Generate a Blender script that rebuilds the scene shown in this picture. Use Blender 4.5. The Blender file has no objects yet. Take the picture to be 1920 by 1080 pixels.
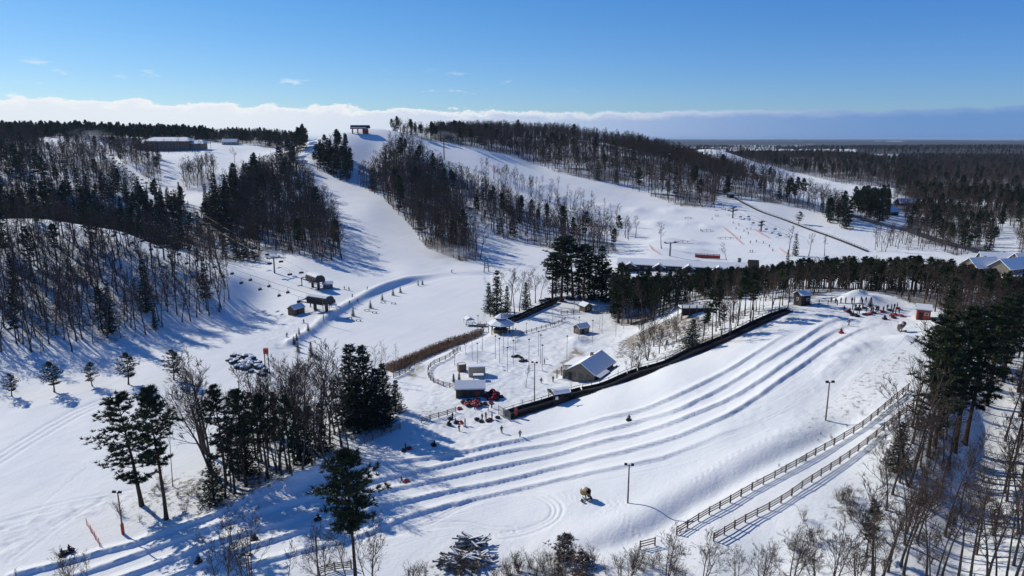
import bpy, bmesh, math, random
import numpy as np
from mathutils import Vector, Matrix, noise as mnoise

SC = bpy.context.scene
COL = SC.collection
R = math.radians
rnd = random.Random(7)

# ------------------------------------------------------------------ camera
CAM_Z, PITCH, FPX = 100.0, R(12.35), 1281.0
cam_d = bpy.data.cameras.new('camera'); cam = bpy.data.objects.new('camera', cam_d); COL.objects.link(cam)
cam.location = (0, 0, CAM_Z); cam.rotation_euler = (R(90) - PITCH, 0, 0)
cam_d.sensor_width = 36; cam_d.lens = 36 * FPX / 1920
cam_d.clip_start = 1; cam_d.clip_end = 90000
SC.camera = cam

# ------------------------------------------------------------------ sun, sky, exposure
SUN_EL, SUN_AZ = R(31), R(-52)          # azimuth measured from the view direction (+Y) towards +X
sdir = Vector((math.sin(SUN_AZ) * math.cos(SUN_EL), math.cos(SUN_AZ) * math.cos(SUN_EL), math.sin(SUN_EL)))
sun_d = bpy.data.lights.new('sun', 'SUN'); sun = bpy.data.objects.new('sun', sun_d); COL.objects.link(sun)
sun_d.energy = 4.0; sun_d.angle = R(0.55); sun_d.color = (1.0, 0.945, 0.81)
sun.rotation_euler = (-sdir).to_track_quat('-Z', 'Y').to_euler()
SC.view_settings.view_transform = 'Standard'; SC.view_settings.look = 'None'
SC.view_settings.gamma = 1; SC.view_settings.use_curve_mapping = False
SC.view_settings.exposure = 0.0
SC.cycles.max_bounces = 5; SC.cycles.diffuse_bounces = 2; SC.cycles.glossy_bounces = 2
SC.cycles.transmission_bounces = 2; SC.cycles.transparent_max_bounces = 6; SC.cycles.volume_bounces = 0

W = bpy.data.worlds.new('World'); SC.world = W; W.use_nodes = True
def nd(nt, typ, ins=None, **kw):
    n = nt.nodes.new(typ)
    for k, v in kw.items(): setattr(n, k, v)
    for k, v in (ins or {}).items():
        if hasattr(v, 'is_output') or isinstance(v, bpy.types.NodeSocket): nt.links.new(v, n.inputs[k])
        else: n.inputs[k].default_value = v
    return n
def mth(nt, op, a, b=0.0, c=0.0, clamp=False):
    n = nd(nt, 'ShaderNodeMath', {0: a, 1: b, 2: c}, operation=op); n.use_clamp = clamp
    return n.outputs[0]
def mapr(nt, v, a, b, c=0.0, d=1.0, smooth=True):
    n = nd(nt, 'ShaderNodeMapRange', {0: v, 1: a, 2: b, 3: c, 4: d}); n.clamp = True
    if smooth: n.interpolation_type = 'SMOOTHSTEP'
    return n.outputs[0]
def mixc(nt, f, a, b, bt='MIX'):
    n = nt.nodes.new('ShaderNodeMix'); n.data_type = 'RGBA'; n.blend_type = bt
    for k, v in ((0, f), (6, a), (7, b)):
        if isinstance(v, bpy.types.NodeSocket): nt.links.new(v, n.inputs[k])
        else: n.inputs[k].default_value = v if k == 0 else (v[0], v[1], v[2], 1)
    return n.outputs[2]

def build_world():
    nt = W.node_tree; nt.nodes.clear()
    sky = nd(nt, 'ShaderNodeTexSky', sky_type='NISHITA')
    sky.sun_disc = False; sky.sun_elevation = SUN_EL; sky.sun_rotation = SUN_AZ
    sky.altitude = 300; sky.air_density = 1.0; sky.dust_density = 0.15; sky.ozone_density = 5.0
    hs = nd(nt, 'ShaderNodeHueSaturation', {'Saturation': SKY_SAT, 'Value': 1.0, 'Color': sky.outputs[0]})
    # the clear air overhead is deeper than the milky sky at the horizon, all the way round
    tc = nd(nt, 'ShaderNodeTexCoord')
    sep = nd(nt, 'ShaderNodeSeparateXYZ', {0: tc.outputs['Generated']})
    x, y, z = sep.outputs
    el = mth(nt, 'ARCSINE', z)                                   # elevation, radians
    az = mth(nt, 'ARCTAN2', x, y)                                # azimuth from +Y, radians
    deep = mapr(nt, el, 0.03, 0.26, 0.0, 1.0)
    # clear winter air: deeper and bluer with the angle away from the sun
    dt = nd(nt, 'ShaderNodeVectorMath', {0: tc.outputs['Generated'], 1: tuple(sdir)}, operation='DOT_PRODUCT').outputs['Value']
    away = mapr(nt, dt, 0.0, 0.95, 1.0, 0.0, False)
    skyc = mixc(nt, 1.0, hs.outputs[0], mixc(nt, deep, SKY_LOW, SKY_DEEP), 'MULTIPLY')
    skyc = mixc(nt, 1.0, skyc, mixc(nt, away, (0.95, 0.98, 0.94), (0.77, 0.96, 1.24)), 'MULTIPLY')
    # cloud bank lying along the horizon
    uv = nd(nt, 'ShaderNodeCombineXYZ', {0: mth(nt, 'MULTIPLY', az, 10.0), 1: mth(nt, 'MULTIPLY', el, 22.0), 2: 0.3})
    n1 = nd(nt, 'ShaderNodeTexNoise', {'Vector': uv.outputs[0], 'Scale': 2.6, 'Detail': 8.0, 'Roughness': 0.62})
    n2 = nd(nt, 'ShaderNodeTexNoise', {'Vector': uv.outputs[0], 'Scale': 0.5, 'Detail': 2.0})
    lump = mth(nt, 'MULTIPLY', mth(nt, 'SUBTRACT', n1.outputs[0], 0.5), mapr(nt, az, -0.2, 0.35, 0.042, 0.016))
    lum2 = mth(nt, 'MULTIPLY', mth(nt, 'SUBTRACT', n2.outputs[0], 0.5), 0.005)
    top = mth(nt, 'ADD', mapr(nt, az, -0.75, 0.1, 0.0485, 0.0365, False), mth(nt, 'ADD', lump, lum2))
    bank = mapr(nt, mth(nt, 'SUBTRACT', top, el), -0.0012, 0.0028)
    bank = mth(nt, 'MULTIPLY', bank, mapr(nt, az, -0.1, 0.6, 1.0, 0.75))
    side = mapr(nt, az, -0.45, 0.6)
    body = mixc(nt, side, CLOUD_L, CLOUD_R)
    rim = mapr(nt, mth(nt, 'SUBTRACT', top, el), 0.0, 0.012, 1.0, 0.0)
    body = mixc(nt, mth(nt, 'MULTIPLY', rim, mapr(nt, az, -0.2, 0.6, 0.9, 0.12)), body, CLOUD_RIM)
    c1 = mixc(nt, bank, skyc, body)
    # a few thin wisps just above the bank
    uw = nd(nt, 'ShaderNodeCombineXYZ', {0: mth(nt, 'MULTIPLY', az, 14.0), 1: mth(nt, 'MULTIPLY', el, 55.0), 2: 7.7})
    nw = nd(nt, 'ShaderNodeTexNoise', {'Vector': uw.outputs[0], 'Scale': 1.3, 'Detail': 5.0, 'Roughness': 0.6})
    wm = mth(nt, 'MULTIPLY', mapr(nt, nw.outputs[0], 0.60, 0.74), mth(nt, 'MULTIPLY', mapr(nt, el, 0.05, 0.065), mapr(nt, el, 0.08, 0.10, 1.0, 0.0)))
    wm = mth(nt, 'MULTIPLY', wm, mapr(nt, az, -0.1, 0.15, 0.5, 0.0))
    c2 = mixc(nt, wm, c1, CLOUD_RIM)
    bg = nd(nt, 'ShaderNodeBackground', {'Color': c2, 'Strength': SKY_STR})
    out = nd(nt, 'ShaderNodeOutputWorld', {'Surface': bg.outputs[0]})
SKY_STR = 0.085
SKY_SAT = 1.12
SKY_LOW = (0.90, 0.98, 1.16)
SKY_DEEP = (0.70, 0.98, 1.17)
CLOUD_L = (9.2, 9.9, 10.8); CLOUD_R = (1.25, 2.95, 7.0); CLOUD_RIM = (10.6, 10.9, 11.2)
build_world()

# ------------------------------------------------------------------ names and properties
def tag(o, label=None, cat=None, group=None, kind=None):
    if label: o['label'] = label
    if cat: o['category'] = cat
    if group: o['group'] = group
    if kind: o['kind'] = kind
    return o
def empty(name, loc, rz=0.0, sc=1.0):
    o = bpy.data.objects.new(name, None); COL.objects.link(o)
    o.location = loc; o.rotation_euler = (0, 0, rz); o.scale = (sc, sc, sc); o.empty_display_size = 0.3
    return o
def link(name, me, parent=None):
    o = bpy.data.objects.new(name, me); COL.objects.link(o)
    if parent: o.parent = parent
    return o
def copy_tree(o, parent=None):
    c = o.copy(); COL.objects.link(c)
    c.parent = parent
    for ch in KIDS.get(o.name, o.children): copy_tree(ch, c)
    return c
KIDS = {}

class MB:
    """collects shapes and links them as one mesh object"""
    def __init__(s): s.v = []; s.f = []; s.m = []
    def add(s, vs, fs, mi=0):
        k = len(s.v); s.v += [tuple(p) for p in vs]; s.f += [tuple(i + k for i in f) for f in fs]; s.m += [mi] * len(fs); return s
    def box(s, c, d, rz=0.0, mi=0, rx=0.0, ry=0.0):
        M = Matrix.Translation(c) @ Matrix.Rotation(rz, 4, 'Z') @ Matrix.Rotation(ry, 4, 'Y') @ Matrix.Rotation(rx, 4, 'X')
        x, y, z = d[0] / 2, d[1] / 2, d[2] / 2
        vs = [M @ Vector(p) for p in ((-x,-y,-z),(x,-y,-z),(x,y,-z),(-x,y,-z),(-x,-y,z),(x,-y,z),(x,y,z),(-x,y,z))]
        return s.add(vs, ((0,3,2,1),(4,5,6,7),(0,1,5,4),(1,2,6,5),(2,3,7,6),(3,0,4,7)), mi)
    def bar(s, a, b, w, h=None, mi=0):
        a, b = Vector(a), Vector(b); h = h or w; d = (b - a).normalized()
        u = d.cross(Vector((0, 0, 1)))
        u = Vector((1, 0, 0)) if u.length < 1e-4 else u.normalized()
        n = u.cross(d).normalized(); u = u * (w / 2); n = n * (h / 2)
        vs = [a - u - n, a + u - n, a + u + n, a - u + n, b - u - n, b + u - n, b + u + n, b - u + n]
        return s.add(vs, ((0,3,2,1),(4,5,6,7),(0,1,5,4),(1,2,6,5),(2,3,7,6),(3,0,4,7)), mi)
    def tube(s, pts, rad, n=6, mi=0, cap=True):
        pts = [Vector(p) for p in pts]
        rad = [rad] * len(pts) if not hasattr(rad, '__len__') else rad
        k = len(s.v); ref = None
        for i, p in enumerate(pts):
            d = (pts[min(i + 1, len(pts) - 1)] - pts[max(i - 1, 0)]).normalized()
            if ref is None: ref = Vector((0, 0, 1)) if abs(d.z) < 0.9 else Vector((1, 0, 0))
            u = (ref - d * ref.dot(d)).normalized(); w = d.cross(u)
            for j in range(n):
                a = 2 * math.pi * j / n
                s.v.append(tuple(p + (u * math.cos(a) + w * math.sin(a)) * rad[i]))
        for i in range(len(pts) - 1):
            for j in range(n):
                a, b = k + i * n + j, k + i * n + (j + 1) % n
                s.f.append((a, b, b + n, a + n)); s.m.append(mi)
        if cap:
            s.f.append(tuple(k + j for j in range(n))[::-1]); s.m.append(mi)
            e = k + (len(pts) - 1) * n; s.f.append(tuple(e + j for j in range(n))); s.m.append(mi)
        return s
    def prism(s, poly, y0, y1, M=None, mi=0):
        """poly in x,z extruded along y"""
        M = M or Matrix(); n = len(poly)
        vs = [M @ Vector((p[0], y0, p[1])) for p in poly] + [M @ Vector((p[0], y1, p[1])) for p in poly]
        fs = [tuple(range(n)), tuple(range(2 * n - 1, n - 1, -1))] + [(i, i + n, (i + 1) % n + n, (i + 1) % n) for i in range(n)]
        return s.add(vs, fs, mi)
    def lathe(s, prof, n=16, c=(0,0,0), mi=0):
        k = len(s.v)
        for (r, z) in prof:
            for j in range(n):
                a = 2 * math.pi * j / n; s.v.append((c[0] + r * math.cos(a), c[1] + r * math.sin(a), c[2] + z))
        for i in range(len(prof) - 1):
            for j in range(n):
                a, b = k + i * n + j, k + i * n + (j + 1) % n
                s.f.append((a, b, b + n, a + n)); s.m.append(mi)
        return s
    def torus(s, Rr, r, c=(0,0,0), N=14, n=8, mi=0):
        k = len(s.v)
        for i in range(N):
            a = 2 * math.pi * i / N
            for j in range(n):
                b = 2 * math.pi * j / n; q = Rr + r * math.cos(b)
                s.v.append((c[0] + q * math.cos(a), c[1] + q * math.sin(a), c[2] + r * math.sin(b)))
        for i in range(N):
            for j in range(n):
                s.f.append((k + i*n + j, k + ((i+1)%N)*n + j, k + ((i+1)%N)*n + (j+1)%n, k + i*n + (j+1)%n)); s.m.append(mi)
        return s
    def mesh(s, name, mats, smooth=False):
        me = bpy.data.meshes.new(name); me.from_pydata(s.v, [], s.f)
        for m in (mats if isinstance(mats, (list, tuple)) else [mats]): me.materials.append(m)
        me.polygons.foreach_set('material_index', s.m)
        if smooth: me.polygons.foreach_set('use_smooth', [True] * len(s.f))
        me.update(); return me
    def build(s, name, mats, parent=None, smooth=False):
        return link(name, s.mesh(name, mats, smooth), parent)

# ------------------------------------------------------------------ terrain height field
# camera rays <-> ground: used once to survey the place from the photograph's control points
cP, sP = math.cos(PITCH), math.sin(PITCH)
def ray(px, py):
    u = (px - 960) / FPX; v = (540 - py) / FPX
    return u, cP + v * sP, -sP + v * cP                 # x, y, z per unit depth
def polar(px, py):
    x, y, z = ray(px, py); h = math.hypot(x, y)
    return math.atan2(x, y), z / h                      # azimuth, tan(elevation)
def proj(x, y, z):
    dy, dz = y, z - CAM_Z
    dep = dy * cP - dz * sP
    up = dy * sP + dz * cP
    return 960 + FPX * x / dep, 540 - FPX * up / dep

CTRL = []
def cz(px, py, z):
    t, e = polar(px, py); CTRL.append((t, (z - CAM_Z) / e, z))
def cr(px, py, r):
    t, e = polar(px, py); CTRL.append((t, r, CAM_Z + r * e))
def cp(px, r, z):
    t = math.atan2((px - 960) / FPX, 1.03); CTRL.append((t, r, z))
# tubing hill, its foot and the flats in front
for a in ((0,1060,33),(-150,1000,33),(100,900,33),(0,800,33.5),(50,780,34),(200,720,34.5),(-200,760,34),(300,1040,34),(500,960,35),(700,860,35.5),(620,900,35),
          (750,890,36),(900,830,36),(960,775,36),(860,790,35.5),(700,820,35),(250,960,34),(400,900,35),(500,850,35),(600,790,34.5),(560,1040,36),
          (1130,725,40.4),(1250,680,45),(1380,625,49.8),(1500,575,54),(1600,590,54.3),(1700,590,54.5),(1580,565,55),(1640,556,56),
          (1200,790,41.5),(1350,740,46.5),(1450,690,50.5),(1550,640,53),(1050,850,37.5),(1200,850,41.2),(1350,810,45.5),(1500,760,49),(1620,700,52.5),
          (900,930,36.6),(1050,920,38.2),(1175,943,40),(1548,788,48.5),(1350,900,42.8),(760,980,36.5),(650,1000,36),(450,1050,35.5),(900,1010,37),
          (1280,1000,40.6),(1450,900,44.5),(1600,810,49),(1700,740,52.6),(1340,1010,41.5),(1500,920,45),(1000,1070,38),(700,1075,36.5),(1200,1070,39.5),(1450,1060,41.5),
          (1700,830,50.5),(1780,760,52.5),(1650,950,46),(1620,1060,44),(1800,1060,44.5),(1840,900,46.5),(1850,800,49.5),(1920,720,53),(1920,1000,46),(2100,900,50),(2100,1080,48),(1920,640,55),(2100,650,57),
          (1780,620,55.5)): cz(*a)
for a in ((960,62,40),(300,62,33),(1600,62,44),(-300,62,33),(2200,62,48),(-500,150,34),(2500,150,52),(960,45,41),(-200,45,34),(2200,45,48)): cp(*a)
# slope between tubing hill and village, village, pond
for a in ((1100,715,37.5),(1060,690,36.5),(1180,660,38.5),(1260,640,42.5),(1230,680,42.5),(1330,610,47.5),(1290,585,47.5),(1150,640,36.3),(1400,590,50.5),
          (880,740,36),(1000,700,36),(950,650,35.5),(850,700,35.2),(1050,640,35.5),(1000,620,35.3),(1090,610,35.5),(1150,585,35.8),(1060,575,35.8),(1200,590,36.5),
          (780,760,35.3),(760,710,34.2),(650,690,33.8),(560,650,33.8),(700,560,33.8),(800,600,33.6),(900,550,33.6),(840,513,33.9),(930,600,34.4),(990,580,35.5),
          (1000,540,35.5),(1080,550,36),(1200,540,37),(1300,545,40),(1400,540,43),
          (555,585,34.8),(600,560,35),(690,540,35),(760,515,35.3),(640,610,34.3),(520,620,34.6),(450,660,34.5),(350,690,34.6),(250,680,35),(100,690,35),(0,690,36)): cz(*a)
# plateau behind the tubing hill falling to the lodge
for a in ((1500,225,53),(1650,225,55),(1800,225,55.5),(1350,240,47),(1500,265,46),(1700,265,48),(1900,265,50),(1250,300,38.5),(1400,320,39),(1600,310,40),(1800,310,42),(1950,300,45),
          (1200,345,38),(1300,350,38.5),(1450,360,39),(1600,360,39.5),(1750,360,40),(1900,360,41)): cp(*a)
# ski slope foot on the right, meadow, road
for a in ((1450,470,39.5),(1300,480,39),(1240,465,40.5),(1560,470,40),(1750,480,40.5),(1850,500,41),(1500,430,41.5),(1620,440,41),(1700,420,41),(1900,470,41)): cz(*a)
for a in ((1350,440,455),(1200,430,470),(1200,400,520),(1100,420,480),(1100,365,570),(1000,325,630),(900,285,670),(850,272,685),(1350,400,520),(1420,410,505),(1370,372,575),
          (1300,380,555),(1550,425,500),(1480,400,540),(1600,400,560),(980,440,430),(1040,460,400),(900,400,465),(960,420,450)): cr(*a)
# main hill
for a in ((800,500,352),(720,500,352),(650,492,358),(900,488,360),(1000,488,362),(1060,490,362),(760,460,395),(720,420,440),(690,390,475),(640,350,550),(605,320,600),(580,290,640),(590,262,690),
          (640,250,700),(675,243,708),(715,243,706),(760,250,705),(800,262,695),(700,290,642),(680,330,590),(760,330,580),(780,390,490),(850,430,430),(830,330,590),(870,370,520),(880,460,390),
          (560,300,640),(510,340,570),(450,390,480),(500,420,440),(600,430,430),(560,480,365),(590,400,475),(540,440,415)): cr(*a)
# behind the main hill: the ridge that runs off to the right
for a in ((760,780,98),(640,800,92),(700,900,88),(550,820,88),(850,790,99)): cp(*a)
for a in ((950,254,900),(870,257,850),(1050,259,880),(1130,268,850),(1200,283,800),(1260,300,740),(1330,325,690),(1420,350,640),(1500,376,600),(1570,395,580),(1000,285,780),(1100,310,680),(1200,345,620)): cr(*a)
for a in ((950,1150,82),(1100,1100,80),(1250,1000,66),(1350,850,60),(1450,780,50),(1550,700,46),(800,1200,80),(1150,1500,50),(850,2000,50)): cp(*a)
# the lower ridge with a bare crest behind it
for a in ((1310,281,1050),(1340,281,1040),(1390,300,1000),(1450,325,950),(1520,345,880),(1590,362,820),(1670,372,780),(1560,345,900),(1640,352,870)): cr(*a)
for a in ((1330,1250,72),(1450,1250,56),(1240,1200,72),(1600,1050,52),(1700,950,44),(1500,1000,50)): cp(*a)
for a in ((1480,300,1400),(1560,296,1450),(1640,312,1350),(1720,335,1150),(1420,296,1500)): cr(*a)
for a in ((1500,1900,46),(1650,1800,44),(1750,1500,43),(1800,1100,42),(1900,700,41.5),(1850,850,41.5),(2100,700,43),(2100,1300,43),(2000,450,43),(2300,400,48)): cp(*a)
# left: gully with the chair lift, knoll, upper slopes
for a in ((515,512,338),(450,470,400),(400,410,480),(350,398,500),(300,375,560),(275,360,590),(210,300,750),(160,266,900),(240,330,660),(380,350,590),(340,300,720),(400,282,800),(460,285,790),(430,320,650),(320,283,830),(250,276,900),(480,275,830)): cr(*a)
def densify(fn, pts, n):
    for p, q in zip(pts[:-1], pts[1:]):
        for k in range(n): fn(*[u + (v - u) * k / n for u, v in zip(p, q)])
    fn(*pts[-1])
densify(cr, [(-260,420,385),(-150,418,380),(0,412,372),(70,412,365),(150,425,352),(220,435,342),(300,472,325),(370,497,312),(432,520,300)], 2)   # crest of the knoll
densify(cz, [(-260,700,38.5),(-100,680,38),(0,662,37.5),(100,668,36.5),(230,648,36),(330,612,35.8),(420,600,35.2),(470,572,35.6),(490,540,36)], 2)  # its foot
densify(cr, [(-260,560,296),(-100,560,292),(0,560,286),(120,560,280),(240,548,280),(340,548,284)], 2)
densify(cr, [(-200,490,335),(0,485,325),(100,485,320),(230,490,305),(320,510,298)], 2)
densify(cz, [(-260,740,36),(0,700,35.8),(250,685,35),(350,660,35),(450,630,34.8)], 2)
densify(cp, [(-200,450,54),(0,437,52),(100,425,50),(200,410,47),(300,388,43),(380,372,40),(440,355,38)], 2)
for a in ((50,500,50),(150,495,48),(250,470,46),(330,448,45)): cp(*a)
for a in ((200,372,520),(160,345,570),(100,360,530),(50,330,600),(0,320,620),(100,300,700),(0,280,760),(60,270,820),(120,262,900),(230,300,720),(-150,300,680),(-150,270,850)): cr(*a)
for a in ((40,258,1000),(200,255,1000),(330,262,980),(420,263,980),(520,265,950),(300,270,900),(-150,256,1000)): cr(*a)
for a in ((0,1250,98),(200,1250,97),(400,1250,92),(520,1200,88),(0,1800,80),(300,1800,70),(600,1500,60),(-300,1300,95),(500,2500,45),(100,2600,55)): cp(*a)
for r_, z_ in ((3000,42),(6000,42),(12000,42),(25000,42)):
    for q in (-500,0,500,1000,1500,2000,2500): cp(q, r_, z_)
cp(1900,2200,42); cp(1300,2200,43); cp(2300,2000,44)

CT = np.array(CTRL); TS = 2.4
cu = np.stack([CT[:, 0] * TS, np.log(CT[:, 1])], 1)
def _phi(d2): return 0.5 * d2 * np.log(d2 + 1e-12)
nC = len(cu)
A = np.zeros((nC + 3, nC + 3)); d2 = ((cu[:, None] - cu[None]) ** 2).sum(2)
A[:nC, :nC] = _phi(d2) + np.eye(nC) * 2e-4
A[:nC, nC:] = np.c_[np.ones(nC), cu]; A[nC:, :nC] = A[:nC, nC:].T
wts = np.linalg.solve(A, np.r_[CT[:, 2], 0, 0, 0])

NT = 900
TH = np.linspace(R(-53), R(53), NT)
rr = [42.0]
while rr[-1] < 30000:
    q = rr[-1]; rr.append(q * (1 + (0.006 if q < 80 else 0.0034 if q < 240 else 0.005 if q < 420 else 0.0075 if q < 1100 else 0.03)))
RR = np.array(rr); NR = len(RR); LR = np.log(RR)
T = np.zeros((NR, NT))
tu = TH * TS
for i0 in range(0, NR, 16):
    l = LR[i0:i0 + 16]
    acc = np.zeros((len(l), NT)) + wts[nC] + wts[nC + 1] * tu[None] + wts[nC + 2] * l[:, None]
    for k in range(nC):
        dd = (tu[None] - cu[k, 0]) ** 2 + (l[:, None] - cu[k, 1]) ** 2
        acc += wts[k] * _phi(dd)
    T[i0:i0 + 16] = acc
XX = RR[:, None] * np.sin(TH)[None]; YY = RR[:, None] * np.cos(TH)[None]

def H(x, y):
    """terrain height, bilinear in the survey grid (arrays or numbers)"""
    x = np.asarray(x, float); y = np.asarray(y, float)
    t = np.arctan2(x, y); r = np.hypot(x, y)
    j = np.clip((t - TH[0]) / (TH[1] - TH[0]), 0, NT - 1.001)
    i = np.clip(np.interp(np.log(np.maximum(r, 1)), LR, np.arange(NR)), 0, NR - 1.001)
    i0 = i.astype(int); j0 = j.astype(int); a = i - i0; b = j - j0
    return (T[i0, j0] * (1-a) * (1-b) + T[i0+1, j0] * a * (1-b) + T[i0, j0+1] * (1-a) * b + T[i0+1, j0+1] * a * b)
def U(px, py, rmin=60.0):
    """the ground point seen at a pixel of the photograph"""
    t, e = polar(px, py)
    j = min(max((t - TH[0]) / (TH[1] - TH[0]), 0), NT - 1.001); j0 = int(j); b = j - j0
    g = T[:, j0] * (1 - b) + T[:, j0 + 1] * b
    d = (CAM_Z + RR * e) - g
    k = np.nonzero((d <= 0) & (RR > rmin))[0]
    if len(k) == 0: r = 9000.0
    else:
        k = max(k[0], 1); a = d[k - 1] / (d[k - 1] - d[k] + 1e-9); r = RR[k - 1] + (RR[k] - RR[k - 1]) * min(max(a, 0), 1)
    x, y = r * math.sin(t), r * math.cos(t)
    return Vector((x, y, float(H(x, y))))
def inpoly(px, py, poly):
    px = np.asarray(px, float); py = np.asarray(py, float); c = np.zeros(px.shape, bool); n = len(poly)
    for i in range(n):
        x0, y0 = poly[i]; x1, y1 = poly[(i + 1) % n]
        if y0 == y1: continue
        m = ((y0 > py) != (y1 > py)) & (px < (x1 - x0) * (py - y0) / (y1 - y0) + x0)
        c ^= m
    return c
def line_dist(pts, X, Y):
    """distance to a ground polyline, and the position along it"""
    best = np.full(X.shape, 1e9); side = np.zeros(X.shape); along = np.zeros(X.shape); s = 0.0
    for a, b in zip(pts[:-1], pts[1:]):
        dx, dy = b[0] - a[0], b[1] - a[1]; L = math.hypot(dx, dy) + 1e-9
        t = np.clip(((X - a[0]) * dx + (Y - a[1]) * dy) / L ** 2, 0, 1)
        ex, ey = X - (a[0] + t * dx), Y - (a[1] + t * dy)
        d = np.hypot(ex, ey); m = d < best
        best[m] = d[m]; side[m] = np.sign(dx * ey - dy * ex)[m]; along[m] = (s + t * L)[m]; s += L
    return best, side, along, s
def vnoise(X, Y, sc, seed=0):
    """cheap smooth value noise on a lattice"""
    rs = np.random.RandomState(seed); G = rs.rand(256, 256)
    x = X / sc + 1000.3; y = Y / sc + 1000.7
    i = np.floor(x).astype(int); j = np.floor(y).astype(int); a = x - i; b = y - j
    a = a * a * (3 - 2 * a); b = b * b * (3 - 2 * b)
    g = lambda p, q: G[p % 256, q % 256]
    return (g(i, j) * (1-a) * (1-b) + g(i+1, j) * a * (1-b) + g(i, j+1) * (1-a) * b + g(i+1, j+1) * a * b) - 0.5
# ------------------------------------------------------------------ ground features
PXG, PYG = proj(XX, YY, T)                              # where the bare ground lies in the survey photograph
def spath(pix, n=6):
    """photograph polyline -> smoothed ground polyline"""
    p = [U(*q) for q in pix]; out = []
    for i in range(len(p) - 1):
        a, b, c, d = p[max(i-1, 0)], p[i], p[i+1], p[min(i+2, len(p)-1)]
        for k in range(n):
            t = k / n
            out.append(0.5 * ((2*b) + (c-a)*t + (2*a-5*b+4*c-d)*t*t + (3*b-a-3*c+d)*t*t*t))
    out.append(p[-1]); return out
# pond: flat ice behind a bank
POND = [(545,650),(585,632),(620,600),(690,560),(760,530),(850,515),(915,511),(928,560),(915,598),(905,622),(830,650),(740,690),(660,700),(560,680)]
pond_pts = [U(*p) for p in POND]
POND_Z = 33.4
m = RR[:, None] * np.ones(NT)[None] < 420
inside = inpoly(XX, YY, [(p.x, p.y) for p in pond_pts])
dp, _, _, _ = line_dist([(p.x, p.y) for p in pond_pts + pond_pts[:1]], XX[RR < 420], YY[RR < 420])
k4 = len(dp); sgn = np.where(inside[:k4], -1, 1) * dp
wl = np.clip(sgn / 7.0, 0, 1); wl = wl * wl * (3 - 2 * wl)
T[:k4] = POND_Z * (1 - wl) + T[:k4] * wl
bank = spath([(545,645),(585,622),(620,592),(690,552),(750,526),(830,510)])
db, sd, al, L = line_dist([(p.x, p.y) for p in bank], XX[:k4], YY[:k4])
T[:k4] += 1.5 * np.exp(-(db / 2.2) ** 2) * np.clip((L - al) / 40, 0, 1)
# berms between the tubing lanes
BERMS = [
 ([(33,1080),(183,1040),(250,1022),(300,1003),(400,970),(500,937),(620,907),(717,877),(880,845),(1027,813),(1200,770),(1275,739),(1331,712),(1387,681),(1444,645),(1490,616)], 1.15),
 ([(100,1098),(233,1050),(333,1013),(433,980),(533,953),(633,927),(710,903),(777,887),(860,867),(960,845),(1060,827),(1143,805),(1200,790),(1275,767),(1350,729),(1425,684),(1500,639),(1549,608),(1590,593)], 1.1),
 ([(190,1098),(333,1045),(400,1020),(483,995),(563,973),(640,948),(723,923),(793,907),(877,887),(960,870),(1060,847),(1127,828),(1200,812),(1275,787),(1350,757),(1425,714),(1481,675),(1537,637),(1575,617),(1612,603)], 1.15),
 ([(280,1098),(400,1053),(483,1023),(567,998),(603,987),(670,967),(760,942),(843,922),(927,905),(1027,880),(1110,860),(1200,839),(1294,810),(1369,776),(1444,727),(1519,675),(1575,639),(1612,620),(1650,606)], 1.15),
 ([(400,1090),(480,1060),(560,1037),(643,1017),(710,993),(777,967),(860,943),(910,931),(993,912),(1093,889),(1237,859),(1331,823),(1406,795),(1432,782)], 0.95),
]
kb = int(np.searchsorted(RR, 260)); xb, yb = XX[:kb], YY[:kb]
wob = vnoise(xb, yb, 2.2, 3); fine = vnoise(xb, yb, 0.8, 4); wob2 = vnoise(xb, yb, 9, 9)
BERM_PATHS = []
for pix, hgt in BERMS:
    pts = spath(pix); BERM_PATHS.append(pts)
    d, s, al, L = line_dist([(p.x, p.y) for p in pts], xb, yb)
    d = d * s + 0.2 * wob + 0.18 * wob2                # + is the uphill (left) side
    prof = np.where(d > 0, np.clip(1 - d / 2.6, 0, 1) ** 1.5, 1 - np.clip(-d / 0.6, 0, 1) ** 1.3)
    T[:kb] += (hgt * (0.62 - 0.06 * np.clip(al / L * 1.3, 0, 1)) * (1 + 0.25 * wob2) + 0.10 * fine) * prof * np.clip((L - al) / 22, 0.0, 1)
# trough cut along the fences, ramp of the tube hill's outer edge
edge = spath([(1000,1050),(1100,1020),(1200,985),(1300,925),(1420,860),(1520,815),(1640,745)])
d, s, al, L = line_dist([(p.x, p.y) for p in edge], xb, yb); d = d * s
T[:kb] += (0.65 * np.exp(-((d - 2.0) / 3.6) ** 2) - 0.6 * np.exp(-((d + 2.0) / 2.0) ** 2)) * np.clip(al / 15, 0, 1) * np.clip((L - al) / 15, 0, 1)
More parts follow.
